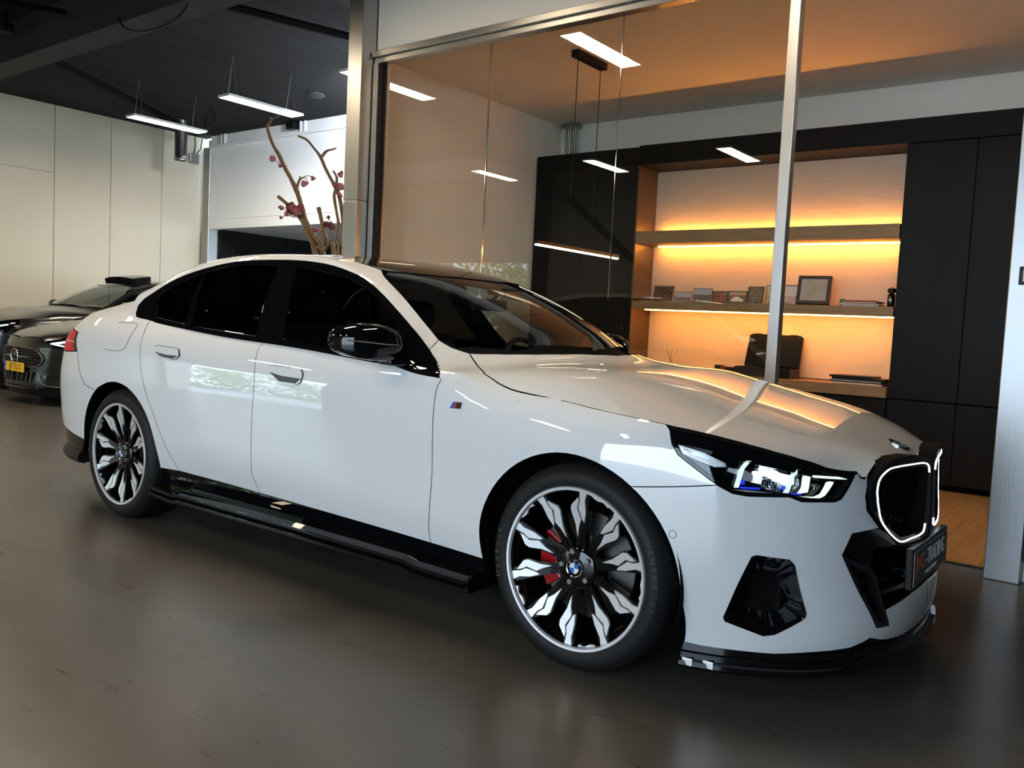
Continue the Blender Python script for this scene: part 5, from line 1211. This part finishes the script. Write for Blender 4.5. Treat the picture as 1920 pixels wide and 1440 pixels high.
    for k in range(4):
        pts = [(0, 0)] + [(.019 * math.cos(a), .019 * math.sin(a)) for a in np.linspace(k * PI / 2, (k + 1) * PI / 2, 8)]
        MB().add([(x, .0165, z) for x, z in pts], [tuple(range(len(pts)))]).build('quadrant', M['enamel_blue'] if k % 2 == 0 else M['enamel_white'], cc)
    for k, ch in enumerate('BMW'):
        a = PI / 2 - (k - 1) * .85
        o = text_obj('letter', ch, .0095, (0, 0, 0), (0, 0, 0), M['enamel_white'], cc, .0002)
        o.matrix_local = Matrix(((math.sin(a), math.cos(a), 0, .0243 * math.cos(a)), (0, 0, -1, .0168), (-math.cos(a), math.sin(a), 0, .0243 * math.sin(a)), (0, 0, 0, 1)))
    if letters:
        gm = mat('raised_rubber_lettering', (.05, .05, .052), .6)
        arc_letters('tyre_lettering', 'Hankook', .318, PI * 1.0, .085, .030, gm, t, -.0042)
        arc_letters('tyre_lettering', 'VENTUS S1', .318, 0.12, .085, .026, gm, t, -.0042)
    return t
WZ = .357
wf = wheel(car, (0, -.940, WZ), 15, -.94, True)
wr_ = wheel(car, (-2.995, -.948, WZ), 22, -.95, False, .28)
for o_, (x, y) in ((wf, (0, .940)), (wr_, (-2.995, .948))):
    c = copy_tree(o_, car); c.location = (x, y, WZ); c.rotation_euler = (0, 0, PI)
# ================================================================ INTERIOR
MB().box(-1.05, -.62, -.70, .70, .78, .965).box(-1.12, -1.0, -.62, .62, .80, .90).build('dashboard', M['satin_black'], car, bevel=.02)
def seat(y, x=-1.75):
    t = bpy.data.objects.new('front_seat', None); COL.objects.link(t); t.parent = car; t.location = (x, y, 0)
    MB().box(-.25, .28, -.26, .26, .35, .55).build('cushion', M['seat'], t, bevel=.05)
    MB().prism([(-.25, .52), (-.08, .52), (-.20, 1.10), (-.33, 1.10)], .50, (0, -.25, 0), (1, 0, 0), (0, 0, 1), (0, 1, 0)).build('backrest', M['seat'], t, bevel=.035)
    MB().box(-.37, -.27, -.14, .14, 1.12, 1.29).build('headrest', M['seat'], t, bevel=.04)
for y in (-.38, .38): seat(y)
MB().box(-3.0, -2.4, -.66, .66, .35, .58).prism([(-2.95, .55), (-2.80, .55), (-3.05, 1.12), (-3.18, 1.12)], 1.3, (0, -.65, 0), (1, 0, 0), (0, 0, 1), (0, 1, 0)).build('rear_bench', M['seat'], car, bevel=.04)
t = bpy.data.objects.new('steering_wheel', None); COL.objects.link(t); t.parent = car
cs = np.array((-1.20, .38, .93)); e1 = np.array((0, 1, 0)); e2 = np.array((-.38, 0, .92))
MB().tube([cs + .18 * (math.cos(a) * e1 + math.sin(a) * e2) for a in np.linspace(0, 2 * PI, 40, endpoint=False)], .014, 8, True).build('rim', M['seat'], t, True)
MB().tube([cs + .17 * e1, cs, cs - .17 * e1], .018, 6).tube([cs, cs - .17 * e2], .02, 6).tube([cs, cs + np.array((.25, 0, -.08))], .03, 8).build('spokes', M['satin_black'], t, True)
patch('headliner', sym([(-1.20, 0), (-1.45, .47), (-2.4, .49), (-3.0, .48), (-3.05, 0)]), top_f, [M['headliner']] * 2, car, 0.08, gap=0, off=-0.05, thick=.01, outward=np.array([0, 0, 1.0]))
MB().box(-1.20, -1.17, -.13, .13, 1.235, 1.295).tube([(-1.17, 0, 1.28), (-1.10, 0, 1.36)], .012, 6).build('rear_view_mirror', M['satin_black'], car, bevel=.004)
MB().box(-1.12, -1.02, -.10, .10, 1.315, 1.345).build('camera_housing', M['satin_black'], car, bevel=.008)
# ================================================================ THE TWO BLACK CARS BEHIND
BP = mat('black_metallic_paint', (0.012, 0.011, 0.011), 0.25, 0.3, 0.6, 0.02)
skip = ('kidney_grille', 'number_plate', 'plate_bracket', 'side_badge', 'headlamp', 'hood_emblem', 'grille_divider', 'front_intake', 'intake_blade', 'intake_surround', 'intake_bar', 'air_vent', 'splitter_clip', 'front_bumper', 'steering_wheel', 'fuel_flap', 'handle_edge', 'rear_view_mirror', 'camera_housing', 'front_splitter', 'rear_skirt', 'side_skirt', 'rear_apron')
def base_name(o): return o.name.split('.')[0]
src_children = [o for o in bpy.data.objects if o.parent == car and base_name(o) not in skip]
def recolour(o):
    for i, sl in enumerate(o.material_slots):
        if sl.material and sl.material.name in ('white_pearl_paint',):
            sl.link = 'OBJECT'; sl.material = BP
def clone(o, parent, depth=0):
    nm = base_name(o)
    if depth and nm in ('handle_shade_patch', 'letter', 'tyre_lettering', 'quadrant', 'parking_sensor'): return
    c = o.copy(); COL.objects.link(c); c.parent = parent; recolour(c)
    for ch in [x for x in ALL if x.parent == o]: clone(ch, c, depth + 1)
ALL = list(bpy.data.objects)
def black_car(name, label, loc, k, plate):
    t = thing(name, label, 'car', loc, -PI / 2); t.scale = (k, k, k)
    for o in src_children: clone(o, t)
    # closed front bumper
    bumpf = bseam + [(.47, .685), (.524, .68), (.675, .684), (.721, .67), (.859, .669), (.889, .677), (.975, .745), (1.05, .765), (1.12, .782), (1.3, .780), (1.4445, .765), (1.4445, .22), (1.0, .20), (.302, .173)] + arch_front[::-1][1:-1]
    BB = [BP, M['matt_black']]
    patch('front_bumper', bumpf, body_f, BB, t, 0.03, mirror=True, outward=out_b)
    # grille: wide rounded trapezoid with chrome edge, pins, bar and star
    gl = [(1.4445, .66), (1.25, .657), (1.12, .635), (1.03, .585), (1.00, .53), (1.04, .47), (1.15, .445), (1.4445, .44)]
    patch('grille', gl, body_f, [M['matt_black']] * 2, t, 0.03, gap=0, off=.012, thick=.02, mirror=True, outward=out_b)
    cr_ = [pos_b(s, z, .018)[0] for s, z in smooth_line(gl, 4)]
    cr2 = cr_ + [q * np.array([1, -1, 1]) for q in cr_[::-1]][1:-1]
    MB().tube(cr2, .006, 6, True).build('grille_edge', M['steel_dark'], t, True)
    pins = MB()
    gp_ = np.array(gl)
    for i in range(24):
        for j in range(9):
            s = 1.01 + i * .0185 + (j % 2) * .009; z = .457 + j * .0235
            if s < 1.44 and inside(np.array([[s, z]]), gp_)[0] and abs(z - .548) > .012:
                for sg in (1, -1):
                    p, n = pos_b(s, z, .014); r = .0034
                    pins.box(p[0] - .002, p[0] + .006, p[1] * sg - r, p[1] * sg + r, z - r, z + r)
    q = pins.build('grille_pins', M['steel_dark'], t); q['kind'] = 'stuff'
    for sg in (1, -1):
        pts = [pos_b(s, .550, .020)[0] * np.array([1, sg, 1]) for s in np.linspace(1.08, 1.41, 8)]
        MB().tube(pts, [.004] * 3 + [.007] * 5, 6).build('grille_bar', M['chrome'], t, True)
    st = bpy.data.objects.new('star_emblem', None); COL.objects.link(st); st.parent = t; st.location = (.925, 0, .552)
    MB().tube([(0, .088 * math.cos(a), .088 * math.sin(a)) for a in np.linspace(0, 2 * PI, 40, endpoint=False)], .0075, 8, True).build('ring', M['chrome'], st, True)
    MB().lathe([(0, -.006), (.085, -.008)], 40, 'x').build('disc', M['gloss_black'], st)
    sp_ = MB()
    for k2 in range(3):
        a = PI / 2 + k2 * 2 * PI / 3; d = np.array((0, math.cos(a), math.sin(a))); e = np.array((0, -math.sin(a), math.cos(a)))
        sp_.add([d * .086, e * .013 + d * .008, -e * .013 + d * .008, np.array((.010, 0, 0)) + d * .003], [(0, 1, 3), (0, 3, 2)])
    sp_.build('star', M['chrome'], st)
    # lamps
    lh = []
    for sg in (1, -1):
        h_ = bpy.data.objects.new('headlamp', None); COL.objects.link(h_); h_.parent = t; lh.append(h_)
    patch('lens', T['lamp'], body_f, [M['lens']], lh[0], .04, gap=0, off=-.002, inner=False, mirror=lh[1], outward=LB)
    patch('lamp_housing', T['lamp'], body_f, BLK, lh[0], .04, gap=0, off=-.03, mirror=lh[1], outward=LB)
    dr = mat('cool_daytime_strip', (.8, .85, .9), .3, emit=(.75, .88, 1), es=.9) if 'cool_daytime_strip' not in bpy.data.materials else bpy.data.materials['cool_daytime_strip']
    patch('light_strip', [(.93, .735), (.40, .815), (.40, .80), (.85, .725), (.60, .685), (.62, .675), (.95, .722)], body_f, [dr] * 2, lh[0], .03, gap=0, off=-.012, thick=.01, mirror=lh[1], outward=LB)
    # lower intakes with slats, chrome-look lip
    lw = [(.50, .40), (.66, .43), (.93, .425), (1.0, .36), (.93, .27), (.62, .25), (.50, .30)]
    list(bowl('side_intake', lw, .05, .8, M['satin_black'], t, lip=.006))
    for zc in (.30, .34, .38):
        patch('intake_slat', [(.53, zc + .012), (.93, zc + .012), (.93, zc), (.53, zc)], body_f, [M['gloss_black']] * 2, t, .04, gap=0, off=.004, thick=.02, mirror=True, outward=out_b)
    patch('centre_intake', [(1.10, .385), (1.4445, .385), (1.4445, .27), (1.14, .27)], body_f, [M['matt_black']] * 2, t, .04, gap=0, off=.004, thick=.01, mirror=True, outward=out_b)
    for sc_ in (1.16, 1.24, 1.32, 1.40):
        patch('intake_rib', [(sc_, .385), (sc_ + .008, .385), (sc_ + .008, .27), (sc_, .27)], body_f, [M['steel_dark']] * 2, t, .04, gap=0, off=.012, thick=.01, mirror=True, outward=out_b)
    list(sweep('chin_lip', np.linspace(.33, 1.4445, 24), [(-.03, .215), (.012, .21), (.022, .195), (.016, .18), (-.03, .18)], M['gloss_black'], t))
    outline('intake_trim', [(.50, .29), (.62, .24), (.92, .245), (1.02, .33), (1.06, .40)], .005, M['steel_dark'], off=.01, closed=False, parent=t, outw=out_b)
    if plate:
        pp2 = bpy.data.objects.new('number_plate', None); COL.objects.link(pp2); pp2.parent = t; pp2.location = (.928, 0, .428)
        MB().box(-.012, 0, -.265, .265, -.058, .058).build('plate_holder', M['satin_black'], pp2, bevel=.003)
        MB().box(0, .003, -.258, .258, -.054, .054).build('plate', mat('yellow_plate', (.85, .50, .02), .45), pp2, bevel=.0008)
        MB().box(.003, .0042, -.258, -.215, -.054, .054).build('blue_band', mat('plate_blue', (.02, .08, .45), .4), pp2)
        text_obj('lettering', 'JJF-52-S', .098, (.0035, .022, .0), R90, M['satin_black'], pp2, .0006, 'CENTER', 1.0)
        text_obj('lettering', 'NL', .03, (.0045, -.236, -.03), R90, M['yellowish'] if 'yellowish' in M else M['plaster'], pp2, .0004, 'CENTER', 1.0)
    return t
A_car = black_car('car', 'glossy black saloon with a yellow number plate, nearest behind the white car', (-8.90, 1.84, 0), .98, True)
B_car = black_car('car', 'black car parked farther left by the cream wall, raised roof panel', (-11.32, 1.93, 0), 1.06, False)
hd = patch('roof_hatch', sym([(-1.36, 0), (-1.40, .38), (-1.66, .40), (-1.68, 0)]), top_f, [BP, M['matt_black']], B_car, .06, gap=0, off=.075, thick=.07, outward=np.array([0, 0, 1.0]))
